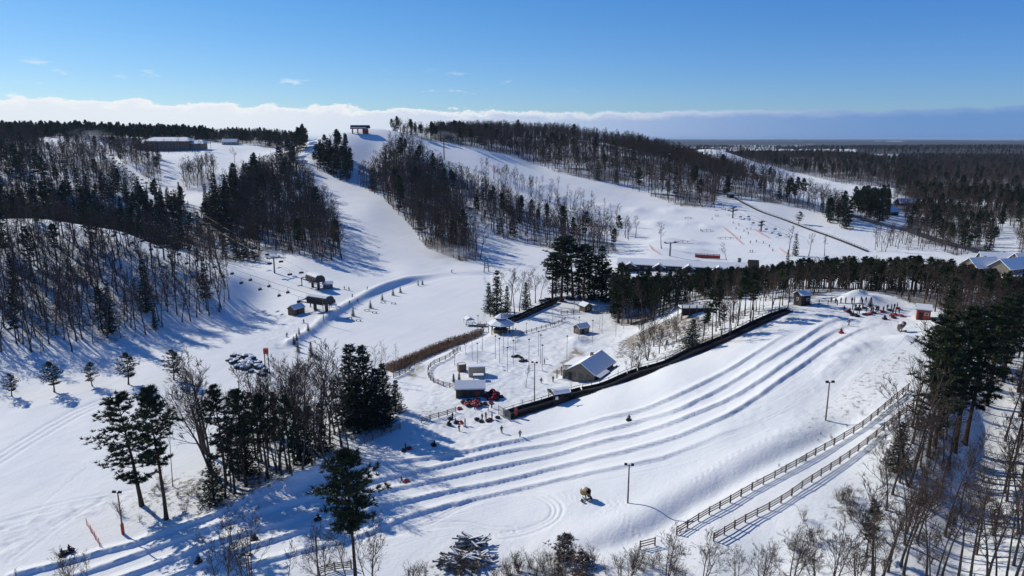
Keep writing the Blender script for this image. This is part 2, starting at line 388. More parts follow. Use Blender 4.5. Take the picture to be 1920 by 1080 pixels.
# snow humps
def hump(px, py, rad, h, rz=0.0, asp=1.0, rmin=60):
    c = U(px, py, rmin); sel = RR < c.length * 1.3 + 50; k = int(sel.sum())
    dx, dy = XX[:k] - c.x, YY[:k] - c.y; ca, sa = math.cos(rz), math.sin(rz)
    a, b = (dx * ca + dy * sa) / (rad * asp), (-dx * sa + dy * ca) / rad
    T[:k] += h * np.exp(-(a * a + b * b)) * (1 + 0.5 * vnoise(XX[:k], YY[:k], rad * 0.5, 17))
for a in ((1605,563,4.5,2.6),(1690,640,3,1.1),(1600,655,3.5,0.9,0.7,3),(1560,690,2.5,0.5,0.7,3),(945,655,3,0.9),(875,668,4,1.4),(1085,640,3.4,1.6),(1070,708,2.6,0.7),(965,640,2.5,0.6),
          (600,895,5,2.0),(560,905,5,1.6,0.5,2),(520,925,4,1.2,0.5,2),(660,880,4,1.2,0.5,2),(745,790,4,0.5),
          (1050,375,9,2.2),(1090,400,9,2.2),(1140,388,8,2.0),(1170,420,8,2.0),(1230,420,10,2.4),(1250,452,10,2.0),(1300,470,9,1.6),(1300,455,8,1.6),(1285,420,8,1.5),(1260,395,8,1.6),(1190,395,9,1.8),(1330,425,8,1.3),(1020,350,9,1.8)): hump(*a)
# toboggan trail under the trees on the right
trail = spath([(1790,1075),(1815,960),(1835,880),(1830,800),(1880,735),(1960,700)])
d, s, al, L = line_dist([(p.x, p.y) for p in trail], xb, yb)
T[:kb] += -0.5 * np.exp(-(d / 3.2) ** 2)
TRAILD = np.full(T.shape, 99.0); TRAILD[:kb] = d
# wheel tracks looped on the snow
def rut(pix, depth=0.16, wd=0.22, off=(0.0, 1.7), seed=1):
    pts = spath(pix, 8)
    d, s, al, L = line_dist([(p.x, p.y) for p in pts], xb, yb); d = d * s + 0.25 * vnoise(xb, yb, 5, seed)
    for o in off: T[:kb] -= depth * np.exp(-((d - o) / wd) ** 2)
rut([(700,1015),(800,985),(870,950),(930,928),(990,925),(1030,945),(1030,970),(990,990),(940,1000)], off=(0, 0.8, 1.8))
rut([(680,1010),(760,1003),(820,990),(870,988),(910,997),(950,1000)], off=(0, 0.7, 1.6), seed=2)
rut([(900,1002),(960,1030),(1000,1060)], 0.08, off=(0, 1.5), seed=3)
rut([(0,870),(80,820),(160,775),(235,745)], 0.2, 0.4, off=(0, 2.0, 4), seed=5)
rut([(30,1050),(110,990),(180,945),(240,925)], 0.1, 0.3, off=(0, 1.2), seed=6)
rut([(0,985),(90,960),(180,942),(260,930)], 0.1, 0.3, off=(0, 1.0, 2.6), seed=7)
rut([(60,965),(110,920),(160,880)], 0.1, 0.15, off=(0,), seed=8)
# trodden ground
TRAMP = np.zeros_like(T)
for poly in ([(770,800),(800,740),(860,640),(1180,590),(1210,640),(1060,740),(960,800),(850,870),(760,850)], [(1520,600),(1560,575),(1720,578),(1740,610),(1600,640)], [(-60,990),(190,935),(265,928),(130,985),(-60,1075)], [(480,640),(560,560),(760,520),(640,600),(540,660)], [(1240,720),(1700,600),(1720,640),(1480,840)]):
    q = inpoly(PXG, PYG, poly) & (RR[:, None] < 420); TRAMP[q] = .35 if poly[0][0] == 1240 else 1
for _ in range(6): TRAMP[1:-1, 1:-1] = (TRAMP[1:-1, 1:-1] * 4 + TRAMP[:-2, 1:-1] + TRAMP[2:, 1:-1] + TRAMP[1:-1, :-2] + TRAMP[1:-1, 2:]) / 8
T[:kb] += TRAMP[:kb] * (0.24 * vnoise(xb, yb, 1.1, 61) + 0.16 * vnoise(xb, yb, 2.7, 62))
LU, LV = np.full(T.shape, 60.0), np.zeros(T.shape)
d, s, al, L = line_dist([(p.x, p.y) for p in BERM_PATHS[2]], xb, yb); LU[:kb] = d * s; LV[:kb] = al
# lines of boot prints
def prints(pix, step=.75, dep=.16):
    for k, p in enumerate(resample_(spath(pix), step)):
        r = math.hypot(p.x, p.y); t = math.atan2(p.x, p.y); i = int(np.searchsorted(RR, r)); j = int((t - TH[0]) / (TH[1] - TH[0]))
        sl = (slice(i - 3, i + 4), slice(j - 4, j + 5)); s_ = .18 if k % 2 else -.18
        d2 = (XX[sl] - p.x - s_) ** 2 + (YY[sl] - p.y - s_) ** 2; T[sl] -= dep * np.exp(-d2 / .07) - .4 * dep * np.exp(-d2 / .35)
def resample_(pts, step):
    out = [pts[0].copy()]; acc = 0.0
    for a, b in zip(pts[:-1], pts[1:]):
        L = (b - a).length; t = step - acc
        while t <= L: out.append(a.lerp(b, t / L)); t += step
        acc = (acc + L) % step
    return out
for q in ([(1140,950),(1172,972),(1190,1000),(1215,1010)],[(1098,945),(1070,930),(1040,925),(1000,932)],[(1100,945),(1150,945),(1130,960)],[(120,905),(160,872),(210,845)],[(300,830),(420,700),(470,640)],[(1177,945),(1120,935)],[(1560,800),(1620,770),(1690,700)],[(1300,900),(1380,850),(1500,800)],[(750,900),(720,925),(640,950)],[(975,822),(940,835),(880,850)],[(860,820),(800,835),(760,850)],[(1021,690),(1005,720),(960,745)],[(940,700),(985,650),(1060,640)],[(1060,720),(1000,740),(950,770)],[(580,640),(640,625),(700,640)]): prints(q)
# general unevenness
FORD = np.zeros_like(T)                                  # forest-floor mask, filled from the woods' outlines
T += 0.35 * vnoise(XX, YY, 23, 21) + 0.8 * vnoise(XX, YY, 61, 22) * np.clip(RR[:, None] / 300, 0, 1)
T[:kb] += 0.10 * vnoise(xb, yb, 4.1, 23) + 0.04 * vnoise(xb, yb, 1.3, 24)
ice = inpoly(XX[:k4], YY[:k4], [(p.x, p.y) for p in pond_pts])
T[:k4][ice & (sgn < -2)] = POND_Z
far = np.clip((RR[:, None] - 1300) / 1500, 0, 1)
T += far * (vnoise(XX, YY, 900, 31) * 14 + vnoise(XX, YY, 2600, 32) * 18)
# ------------------------------------------------------------------ materials
def mat(name, col=None, rough=0.8, metal=0.0, noise=None, bump=None, spec=0.3):
    m = bpy.data.materials.new(name); m.use_nodes = True; nt = m.node_tree
    b = nt.nodes['Principled BSDF']; b.inputs['Roughness'].default_value = rough; b.inputs['Metallic'].default_value = metal
    b.inputs['Specular IOR Level'].default_value = spec
    if col: b.inputs['Base Color'].default_value = (*col, 1)
    if noise:                                            # (scale, second colour, contrast)
        tc = nd(nt, 'ShaderNodeTexCoord')
        n = nd(nt, 'ShaderNodeTexNoise', {'Vector': tc.outputs['Object'], 'Scale': noise[0], 'Detail': 4.0})
        nt.links.new(mixc(nt, mapr(nt, n.outputs[0], 0.38, 0.62), col, noise[1]), b.inputs['Base Color'])
        if bump:
            bp = nd(nt, 'ShaderNodeBump', {'Height': n.outputs[0], 'Strength': bump, 'Distance': 0.05}); nt.links.new(bp.outputs[0], b.inputs['Normal'])
    return m
def snow_mat():
    m = bpy.data.materials.new('snow_ground'); m.use_nodes = True; nt = m.node_tree; b = nt.nodes['Principled BSDF']
    b.inputs['Roughness'].default_value = 0.75; b.inputs['Specular IOR Level'].default_value = 0.2
    geo = nd(nt, 'ShaderNodeNewGeometry'); P = geo.outputs['Position']
    at = lambda n: nd(nt, 'ShaderNodeAttribute', attribute_name=n).outputs['Fac']
    n1 = nd(nt, 'ShaderNodeTexNoise', {'Vector': P, 'Scale': 0.05, 'Detail': 5.0}).outputs[0]
    snow = mixc(nt, mapr(nt, n1, 0.35, 0.65), (0.80, 0.82, 0.84), (0.86, 0.865, 0.87))
    # twigs, leaf litter and dead stalks poking through the snow of the woods
    n2 = nd(nt, 'ShaderNodeTexNoise', {'Vector': P, 'Scale': 0.9, 'Detail': 8.0, 'Roughness': 0.75}).outputs[0]
    lit = at('litter')
    lm = mapr(nt, mth(nt, 'ADD', n2, mth(nt, 'MULTIPLY', lit, 0.25)), 0.60, 0.74)
    c = mixc(nt, mth(nt, 'MULTIPLY', lm, mth(nt, 'MINIMUM', mth(nt, 'MULTIPLY', lit, 1.6), 0.85)), snow, (0.11, 0.085, 0.065))
    # scuffed, dirty snow
    n3 = nd(nt, 'ShaderNodeTexNoise', {'Vector': P, 'Scale': 0.35, 'Detail': 6.0, 'Roughness': 0.65}).outputs[0]
    dm = mth(nt, 'MULTIPLY', at('dirt'), mapr(nt, n3, 0.35, 0.7))
    c = mixc(nt, dm, c, (0.30, 0.24, 0.18))
    # closed woods of the far plain: bare and evergreen crowns too far off to tell apart
    sc = nd(nt, 'ShaderNodeVectorMath', {0: P, 1: (1.0, 0.55, 0.0)}, operation='MULTIPLY').outputs[0]
    n4 = nd(nt, 'ShaderNodeTexNoise', {'Vector': sc, 'Scale': 0.004, 'Detail': 6.0, 'Roughness': 0.6}).outputs[0]
    n5 = nd(nt, 'ShaderNodeTexNoise', {'Vector': P, 'Scale': 0.03, 'Detail': 6.0, 'Roughness': 0.7}).outputs[0]
    fc = mixc(nt, mapr(nt, n4, 0.4, 0.6), (0.05, 0.036, 0.030), (0.016, 0.022, 0.017))
    fc = mixc(nt, mapr(nt, n5, 0.5, 0.75, 0.0, 0.55), fc, (0.13, 0.12, 0.12))
    c = mixc(nt, at('farwood'), c, fc)
    nt.links.new(c, b.inputs['Base Color'])
    # groomed streaks: along the tubing lanes, and down the fall line elsewhere
    lu, lv = at('lane_u'), at('lane_v')
    sv = nd(nt, 'ShaderNodeCombineXYZ', {0: mth(nt, 'MULTIPLY', lu, 2.2), 1: mth(nt, 'MULTIPLY', lv, 0.06)}).outputs[0]
    sn = nd(nt, 'ShaderNodeTexNoise', {'Vector': sv, 'Scale': 1.0, 'Detail': 5.0, 'Roughness': 0.6}).outputs[0]
    rv = nd(nt, 'ShaderNodeVectorRotate', {'Vector': P, 'Angle': 0.5}, rotation_type='Z_AXIS').outputs[0]
    gv = nd(nt, 'ShaderNodeVectorMath', {0: rv, 1: (0.35, 0.03, 0.05)}, operation='MULTIPLY').outputs[0]
    gn = nd(nt, 'ShaderNodeTexNoise', {'Vector': gv, 'Scale': 1.0, 'Detail': 6.0, 'Roughness': 0.6}).outputs[0]
    onl = mapr(nt, mth(nt, 'ABSOLUTE', lu), 16.0, 24.0, 1.0, 0.0)
    stn = nd(nt, 'ShaderNodeMix', {0: onl, 2: gn, 3: sn}).outputs[0]
    c = mixc(nt, mapr(nt, stn, 0.5, 0.68, 0.0, 0.55), c, mixc(nt, 1.0, c, (0.90, 0.915, 0.94), 'MULTIPLY'))
    tn = nd(nt, 'ShaderNodeTexNoise', {'Vector': P, 'Scale': 0.8, 'Detail': 7.0, 'Roughness': 0.7}).outputs[0]
    c = mixc(nt, mth(nt, 'MULTIPLY', at('tramp'), mapr(nt, tn, 0.45, 0.7, 0.0, 0.8)), c, mixc(nt, 1.0, c, (0.83, 0.84, 0.86), 'MULTIPLY'))
    nt.links.new(c, b.inputs['Base Color'])
    n6 = nd(nt, 'ShaderNodeTexNoise', {'Vector': P, 'Scale': 1.6, 'Detail': 7.0, 'Roughness': 0.65}).outputs[0]
    bp = nd(nt, 'ShaderNodeBump', {'Height': mth(nt, 'ADD', n6, mth(nt, 'MULTIPLY', stn, 1.2)), 'Strength': 0.4, 'Distance': 0.25}); nt.links.new(bp.outputs[0], b.inputs['Normal'])
    return m
M_SNOWG = snow_mat()

# ------------------------------------------------------------------ woods: outlines of the ground they stand on (photograph survey)
LIT = np.zeros_like(T); DIRT = np.zeros_like(T); FARW = np.zeros_like(T)
RG = RR[:, None] * np.ones(NT)[None]
PXG, PYG = proj(XX, YY, T)
# name, polygon, rmin, rmax, spacing m, (weights bare, pine, spruce), height range, litter
WOODS = [
 ('knoll',   [(-260,690),(-260,445),(60,440),(190,440),(330,490),(432,512),(430,592),(330,608),(240,640),(120,662),(0,665)], 230, 385, 4.7, (.97,.01,.02), (14,20), .45),
 ('knolltop',[(-260,440),(-260,408),(0,405),(150,418),(120,440)], 330, 392, 9.0, (.9,.0,.1), (9,13), .4),
 ('gully',   'az', (-260, 330, 400, 540), None, 5.5, (.25,.15,.60), (11,17), .6),
 ('gully2',  'az', (330, 470, 365, 470), None, 5.2, (.8,.05,.15), (11,16), .6),
 ('upleft',  [(-260,400),(-260,240),(60,250),(95,290),(60,330),(110,335),(165,365),(225,390),(240,410),(100,410)], 470, 960, 6.4, (.88,.06,.06), (14,20), .7),
 ('upleft2', [(95,290),(150,265),(200,300),(240,340),(270,375),(235,380),(160,345),(110,332),(70,325)], 500, 960, 7.0, (.95,.03,.02), (13,18), .7),
 ('upmid',   [(190,265),(240,280),(300,300),(303,345),(285,345),(245,315),(195,285)], 560, 960, 6.2, (.95,.03,.02), (14,18), .6),
 ('upclump', [(340,335),(395,318),(408,335),(390,352),(345,355)], 500, 900, 5.5, (1,0,0), (17,21), .5),
 ('lefttop', [(-260,262),(-260,247),(60,250),(230,256),(400,262),(400,268),(250,267),(60,262)], 940, 1240, 7.5, (.25,.6,.15), (13,19), .8),
 ('lefttop2',[(395,268),(395,262),(590,262),(585,272),(500,280),(480,272)], 820, 1240, 7.5, (.7,.2,.1), (12,17), .8),
 ('spur',    [(440,420),(450,380),(500,335),(545,300),(565,285),(548,300),(560,325),(592,368),(626,420),(648,485),(605,492),(550,478),(505,468),(470,478),(445,450)], 350, 700, 4.3, (.95,.03,.02), (15,21), .7),
 ('spurdark',[(375,415),(400,375),(440,345),(500,315),(500,335),(455,390),(445,430),(400,430)], 350, 700, 4.8, (.40,.15,.45), (13,19), .7),
 ('spurtop', [(530,305),(560,274),(576,262),(572,280),(550,300)], 560, 760, 5.5, (.3,.6,.1), (14,19), .7),
 ('island',  [(588,318),(600,290),(630,280),(650,290),(662,320),(655,345),(640,338),(605,322)], 520, 700, 4.6, (.35,.35,.3), (16,22), .7),
 ('midwood', [(700,335),(735,280),(760,270),(800,305),(850,375),(880,425),(905,488),(870,492),(800,466),(770,425),(715,368),(668,345)], 360, 700, 4.2, (.95,.03,.02), (15,21), .75),
 ('midwood2',[(800,300),(860,335),(960,385),(1060,425),(1150,455),(1170,488),(1110,492),(1040,470),(930,443),(890,405),(850,368)], 380, 680, 4.8, (.95,.03,.02), (13,19), .6),
 ('strip',   [(905,318),(1000,356),(1100,405),(1190,446),(1185,456),(1090,416),(990,368),(900,328)], 420, 700, 5.5, (.97,.03,0), (11,16), .2),
 ('strip2',  [(1010,345),(1120,380),(1220,440),(1200,446),(1100,400),(1005,360)], 420, 700, 15.0, (1,0,0), (11,15), .1),
 ('ridge',   [(790,256),(900,252),(1050,258),(1200,282),(1300,305),(1400,342),(1520,380),(1590,400),(1590,415),(1480,385),(1345,368),(1338,392),(1270,385),(1180,352),(1050,325),(960,292),(860,272)], 540, 1000, 5.8, (.96,.03,.01), (15,21), .75),
 ('hilltop', [(735,246),(800,252),(850,262),(840,268),(780,262),(730,252)], 690, 830, 6.0, (.6,.3,.1), (10,16), .6),
 ('crest2',  [(1240,290),(1310,290),(1390,310),(1480,345),(1400,345),(1300,310)], 850, 1260, 8.0, (.9,.1,0), (12,17), .7),
 ('far2',    [(1370,300),(1430,292),(1560,290),(1650,306),(1740,335),(1700,368),(1600,350),(1500,325),(1430,312)], 900, 2000, 7.5, (.9,.1,0), (12,17), .8),
 ('knotR',   [(1540,398),(1570,395),(1600,415),(1580,428),(1545,415)], 470, 640, 5.5, (.15,.5,.35), (13,18), .5),
 ('knotR2',  [(1600,385),(1670,378),(1668,412),(1640,420),(1605,415)], 480, 760, 6.0, (.15,.6,.25), (13,18), .5),
 ('rightmid',[(1695,400),(1760,392),(1880,430),(1860,470),(1790,480),(1700,440)], 400, 720, 5.6, (.75,.2,.05), (11,15), .7),
 ('rightmid2',[(1700,360),(1900,372),(2200,380),(2200,520),(1910,495),(1905,440),(1870,405),(1780,392),(1700,385)], 390, 1000, 6.5, (.78,.18,.04), (12,17), .6),
 ('plain',   'az', (1690, 2350, 640, 2600), None, 9.0, (.88,.10,.02), (12,18), .6),
 ('plain2',  'az', (1180, 2350, 2600, 4600), None, 22.0, (.85,.12,.03), (15,22), .0),
 ('plain3',  'az', (1180, 1690, 1700, 2600), None, 13.0, (.88,.1,.02), (12,18), .5),
 ('rightbank',[(1650,900),(1700,780),(1760,700),(1850,650),(2250,700),(2250,1120),(1600,1120)], 66, 200, 4.4, (.97,.03,.0), (11,17), .35),
 ('rightwood',[(1735,640),(1760,610),(1830,612),(2250,650),(2250,760),(1900,700),(1860,690),(1790,720)], 130, 200, 4.6, (.80,.20,.0), (12,17), .4),
 ('rowR',    [(1640,452),(1700,446),(1790,462),(1770,472),(1700,470),(1640,474)], 380, 520, 5.5, (1,0,0), (10,13), .4),
 ('plant',   [(1510,562),(1570,545),(1650,548),(1730,575),(1790,600),(1920,628),(2200,660),(2200,520),(1920,520),(1700,512),(1500,520),(1380,528),(1300,535),(1310,560),(1420,565)], 188, 300, 3.5, (.55,.42,.03), (11,16), .8),
 ('plant2',  [(1300,655),(1335,610),(1400,575),(1500,560),(1500,570),(1420,608),(1350,645)], 150, 240, 3.8, (.55,.45,0), (11,15), .7),
 ('lodgewood',[(1145,606),(1150,522),(1300,514),(1420,522),(1400,560),(1330,578),(1275,592),(1200,615)], 225, 330, 3.9, (.45,.45,.10), (13,17), .6),
]
REG = {}
for w in WOODS:
    if w[1] == 'az':
        a0, a1, r0, r1 = w[2]; t0, t1 = math.atan2((a0 - 960) / FPX, 1.03), math.atan2((a1 - 960) / FPX, 1.03)
        mk = (TH[None] > t0) & (TH[None] < t1) & (RG > r0) & (RG < r1)
    else:
        mk = inpoly(PXG, PYG, w[1]) & (RG > w[2]) & (RG < w[3])
    REG[w[0]] = mk; LIT[mk] = np.maximum(LIT[mk], w[7])
# scrubby slopes with stalks through the snow, and the worn edges of the tube hill
for poly, v in (([(1140,690),(1160,640),(1280,585),(1340,600),(1320,650),(1200,705)], .6), ([(1650,760),(1720,720),(1920,690),(2200,720),(2200,1100),(1380,1100),(1500,1000),(1600,880)], .36),
                ([(200,960),(330,880),(560,800),(720,770),(760,800),(640,850),(430,960),(230,1000)], .42), ([(700,1100),(800,1050),(1250,1030),(1400,1040),(1400,1100)], .3),
                ([(1480,820),(1560,740),(1700,640),(1720,680),(1600,790)], .28), ([(750,790),(790,740),(850,760),(800,800)], .3)):
    mk = inpoly(PXG, PYG, poly) & (RG < 330); LIT[mk] = np.maximum(LIT[mk], v)
for poly, v in (([(1030,705),(1050,680),(1078,655),(1085,660),(1060,690),(1045,708)], 1.0), ([(1075,650),(1090,655),(1100,668),(1085,668)], 1.0), ([(760,700),(790,680),(800,690),(770,715)], .8),
                ([(1170,640),(1290,590),(1300,600),(1180,655)], .7), ([(1330,650),(1500,585),(1510,592),(1345,662)], .25), ([(1080,628),(1150,615),(1180,600),(1190,606),(1090,636)], .35)):
    mk = inpoly(PXG, PYG, poly) & (RG < 330); DIRT[mk] = v * 1.6
DIRT[TRAILD < 2.2] = 0.15; LIT[TRAILD < 2.4] = 0.1
fw = vnoise(XX, YY, 330, 41) + 0.6 * vnoise(XX, YY, 120, 42)
FARW[(RG > 1250) & (fw > -0.55)] = 0.95
# open fields of the plain
for (px, r0, r1, w_) in ((1330,4200,5600,110),(1240,3600,4400,60),(1500,3000,3500,90),(1390,3000,3400,50),(1700,2500,2800,45),(1820,2500,2750,20),(1440,5600,6800,60)):
    t = math.atan2((px - 960) / FPX, 1.03); mk = (np.abs(TH[None] - t) < w_ / FPX) & (RG > r0) & (RG < r1); FARW[mk] = 0.0
for nm in ('crest2', 'far2'): FARW[REG[nm]] = 0.45
q_ = REG['plain'] & (vnoise(XX, YY, 150, 77) > -.28); FARW[q_] = np.maximum(FARW[q_], .7)
crest = inpoly(PXG, PYG, [(1280,284),(1330,276),(1400,292),(1470,318),(1530,338),(1600,345),(1700,368),(1720,385),(1600,375),(1500,352),(1400,318)]) & (RG > 700) & (RG < 1250)
FARW[crest] = 0.0; LIT[crest] = 0.0

def blur(a):
    b = a.copy(); b[1:-1, 1:-1] = (a[1:-1, 1:-1] * 4 + a[:-2, 1:-1] + a[2:, 1:-1] + a[1:-1, :-2] + a[1:-1, 2:]) / 8; return b
kn = int(np.searchsorted(RR, 330))
for _ in range(22):
    LIT[:kn] = blur(LIT[:kn]); DIRT[:kn] = blur(DIRT[:kn]) if _ < 8 else DIRT[:kn]
LIT *= np.clip(1 + 1.6 * vnoise(XX, YY, 9, 51) + 1.2 * vnoise(XX, YY, 27, 52), 0, 1.6)
LIT = blur(blur(LIT)); DIRT = blur(DIRT); FARW = blur(FARW)
T[RG > 4600] += FARW[RG > 4600] * 10                     # canopy height of the far woods

me = bpy.data.meshes.new('snow_ground')
co = np.stack([XX, YY, T], 2).reshape(-1, 3).astype(np.float32)
i_, j_ = np.meshgrid(np.arange(NR - 1), np.arange(NT - 1), indexing='ij')
a_ = (i_ * NT + j_).ravel(); quads = np.stack([a_, a_ + 1, a_ + NT + 1, a_ + NT], 1)[:, ::-1].astype(np.int32)
me.vertices.add(len(co)); me.vertices.foreach_set('co', co.ravel())
me.loops.add(quads.size); me.loops.foreach_set('vertex_index', np.ascontiguousarray(quads).ravel())
me.polygons.add(len(quads)); me.polygons.foreach_set('loop_start', np.arange(0, quads.size, 4, dtype=np.int32)); me.polygons.foreach_set('loop_total', np.full(len(quads), 4, np.int32))
for nm, ar in (('litter', LIT), ('dirt', DIRT), ('farwood', FARW), ('tramp', TRAMP), ('lane_u', LU), ('lane_v', LV)):
    at_ = me.attributes.new(nm, 'FLOAT', 'POINT'); at_.data.foreach_set('value', ar.ravel().astype(np.float32))
me.polygons.foreach_set('use_smooth', np.ones(len(quads), bool)); me.update(); me.validate()
me.materials.append(M_SNOWG)
ground = link('snow_ground', me); tag(ground, kind='structure')
# ------------------------------------------------------------------ tree models
def bark_mat(name, a, b):
    return mat(name, a, 0.9, noise=(3.0, b), spec=0.1)
M_BARK = bark_mat('bark_grey', (0.125, 0.098, 0.082), (0.07, 0.055, 0.047))
M_TWIG = bark_mat('twig_brown', (0.125, 0.090, 0.070), (0.075, 0.055, 0.044))
M_BIRCH = bark_mat('bark_birch', (0.36, 0.33, 0.30), (0.16, 0.14, 0.12))
M_PBARK = bark_mat('bark_pine', (0.085, 0.055, 0.040), (0.045, 0.032, 0.026))
M_NEEDLE = mat('needles_pine', (0.030, 0.046, 0.024), 0.7, noise=(0.7, (0.046, 0.058, 0.026)), spec=0.15)
M_NEEDLE_D = mat('needles_spruce', (0.020, 0.034, 0.022), 0.75, noise=(0.6, (0.032, 0.046, 0.026)), spec=0.12)
M_TSNOW = mat('snow_on_branches', (0.82, 0.83, 0.85), 0.7)

class TM:
    """triangle / tube soup for plants"""
    def __init__(s): s.v = []; s.f = []; s.m = []
    def tube(s, pts, rads, n, mi=0):
        k = len(s.v)
        for i, p in enumerate(pts):
            d = (pts[min(i+1, len(pts)-1)] - pts[max(i-1, 0)])
            d = d.normalized() if d.length > 1e-6 else Vector((0, 0, 1))
            ref = Vector((0, 0, 1)) if abs(d.z) < 0.9 else Vector((1, 0, 0))
            u = d.cross(ref).normalized(); w = d.cross(u)
            for j in range(n):
                a = 2 * math.pi * j / n; q = p + (u * math.cos(a) + w * math.sin(a)) * rads[i]; s.v.append((q.x, q.y, q.z))
        for i in range(len(pts) - 1):
            for j in range(n):
                a, b = k + i*n + j, k + i*n + (j+1) % n; s.f.append((a, b, b+n, a+n)); s.m.append(mi)
    def sliver(s, a, b, w, rg, mi=0):
        d = b - a; u = Vector((rg.uniform(-1,1), rg.uniform(-1,1), rg.uniform(-1,1))).cross(d)
        if u.length < 1e-6: return
        u = u.normalized() * w; k = len(s.v)
        s.v += [tuple(a - u), tuple(a + u), tuple(b)]; s.f.append((k, k+1, k+2)); s.m.append(mi)
    def mesh(s, name, mats):
        me = bpy.data.meshes.new(name); me.from_pydata(s.v, [], s.f)
        for m in mats: me.materials.append(m)
        me.polygons.foreach_set('material_index', s.m); me.update(); return me
def rdir(rg, d, ang):
    """direction at an angle from d, random roll"""
    ref = Vector((0, 0, 1)) if abs(d.z) < 0.9 else Vector((1, 0, 0))
    u = d.cross(ref).normalized(); w = d.cross(u); a = rg.uniform(0, 2 * math.pi)
    return (d * math.cos(ang) + (u * math.cos(a) + w * math.sin(a)) * math.sin(ang)).normalized()
def grow(rg, p, d, L, n, wob, up):
    pts = [p.copy()]
    for i in range(n):
        d = (d + Vector((rg.gauss(0, wob), rg.gauss(0, wob), rg.gauss(0, wob) + up))).normalized(); p = p + d * (L / n); pts.append(p.copy())
    return pts

def bare_tree(seed, h, first=0.35, spread=1.0, rbase=0.014, prim=15, sec=5, twigs=5, tw=0.028, stems=1, bark=None, fine=0):
    """leafless hardwood: returns trunk mesh, crown mesh"""
    rg = random.Random(seed); tk, cr_ = TM(), TM()
    for st in range(stems):
        lean = 0.0 if stems == 1 else rg.uniform(0.1, 0.28)
        d0 = rdir(rg, Vector((0, 0, 1)), lean); hh = h * (1 if st == 0 else rg.uniform(0.75, 0.98))
        pts = grow(rg, Vector((0, 0, -0.4)), d0, hh * 0.97, 9, 0.045, 0.05 if stems > 1 else 0.0)
        r0 = h * rbase * (1 if stems == 1 else 0.75); rad = [max(r0 * (1 - 0.92 * (i / 9) ** 0.9), 0.02) for i in range(10)]; rad[0] *= 1.35
        tk.tube(pts, rad, 6)
        for b in range(prim):
            t = first + (0.97 - first) * ((b + rg.random()) / prim) ** 0.9; q = t * 9; i = min(int(q), 8); p = pts[i].lerp(pts[i+1], q - i); r = rad[i] + (rad[i+1] - rad[i]) * (q - i)
            dt = (pts[i+1] - pts[i]).normalized()
            L = h * (0.30 * (1 - t) + 0.10) * rg.uniform(0.7, 1.25) * spread
            d = rdir(rg, dt, R(rg.uniform(32, 60)))
            bp = grow(rg, p, d, L, 4, 0.12, 0.13); br = [max(r * 0.55 * (1 - k / 4.6), 0.02) for k in range(5)]
            cr_.tube(bp, br, 4)
            for s_ in range(sec):
                u = 0.25 + 0.75 * (s_ + rg.random()) / sec; j = min(int(u * 4), 3); sp = bp[j].lerp(bp[j+1], u * 4 - j)
                d2 = rdir(rg, (bp[j+1] - bp[j]).normalized(), R(rg.uniform(25, 55))); L2 = L * rg.uniform(0.28, 0.5)
                spt = grow(rg, sp, d2, L2, 2, 0.15, 0.12); cr_.tube(spt, [max(br[j] * 0.5, 0.016), 0.016, 0.009], 3)
                for t_ in range(twigs):
                    v = 0.2 + 0.8 * rg.random(); k = min(int(v * 2), 1); a = spt[k].lerp(spt[k+1], v * 2 - k)
                    d3 = rdir(rg, (spt[k+1] - spt[k]).normalized(), R(rg.uniform(15, 50))); d3 = (d3 + Vector((0, 0, 0.25))).normalized()
                    e = a + d3 * L2 * rg.uniform(0.35, 0.7); cr_.sliver(a, e, tw, rg)
                    for _ in range(fine):
                        a2 = a.lerp(e, rg.uniform(0.2, 0.8)); cr_.sliver(a2, a2 + rdir(rg, d3, R(rg.uniform(20, 45))) * L2 * rg.uniform(0.15, 0.35), tw * 0.7, rg)
    return tk.mesh('trunk', [bark or M_BARK]), cr_.mesh('crown', [M_TWIG])

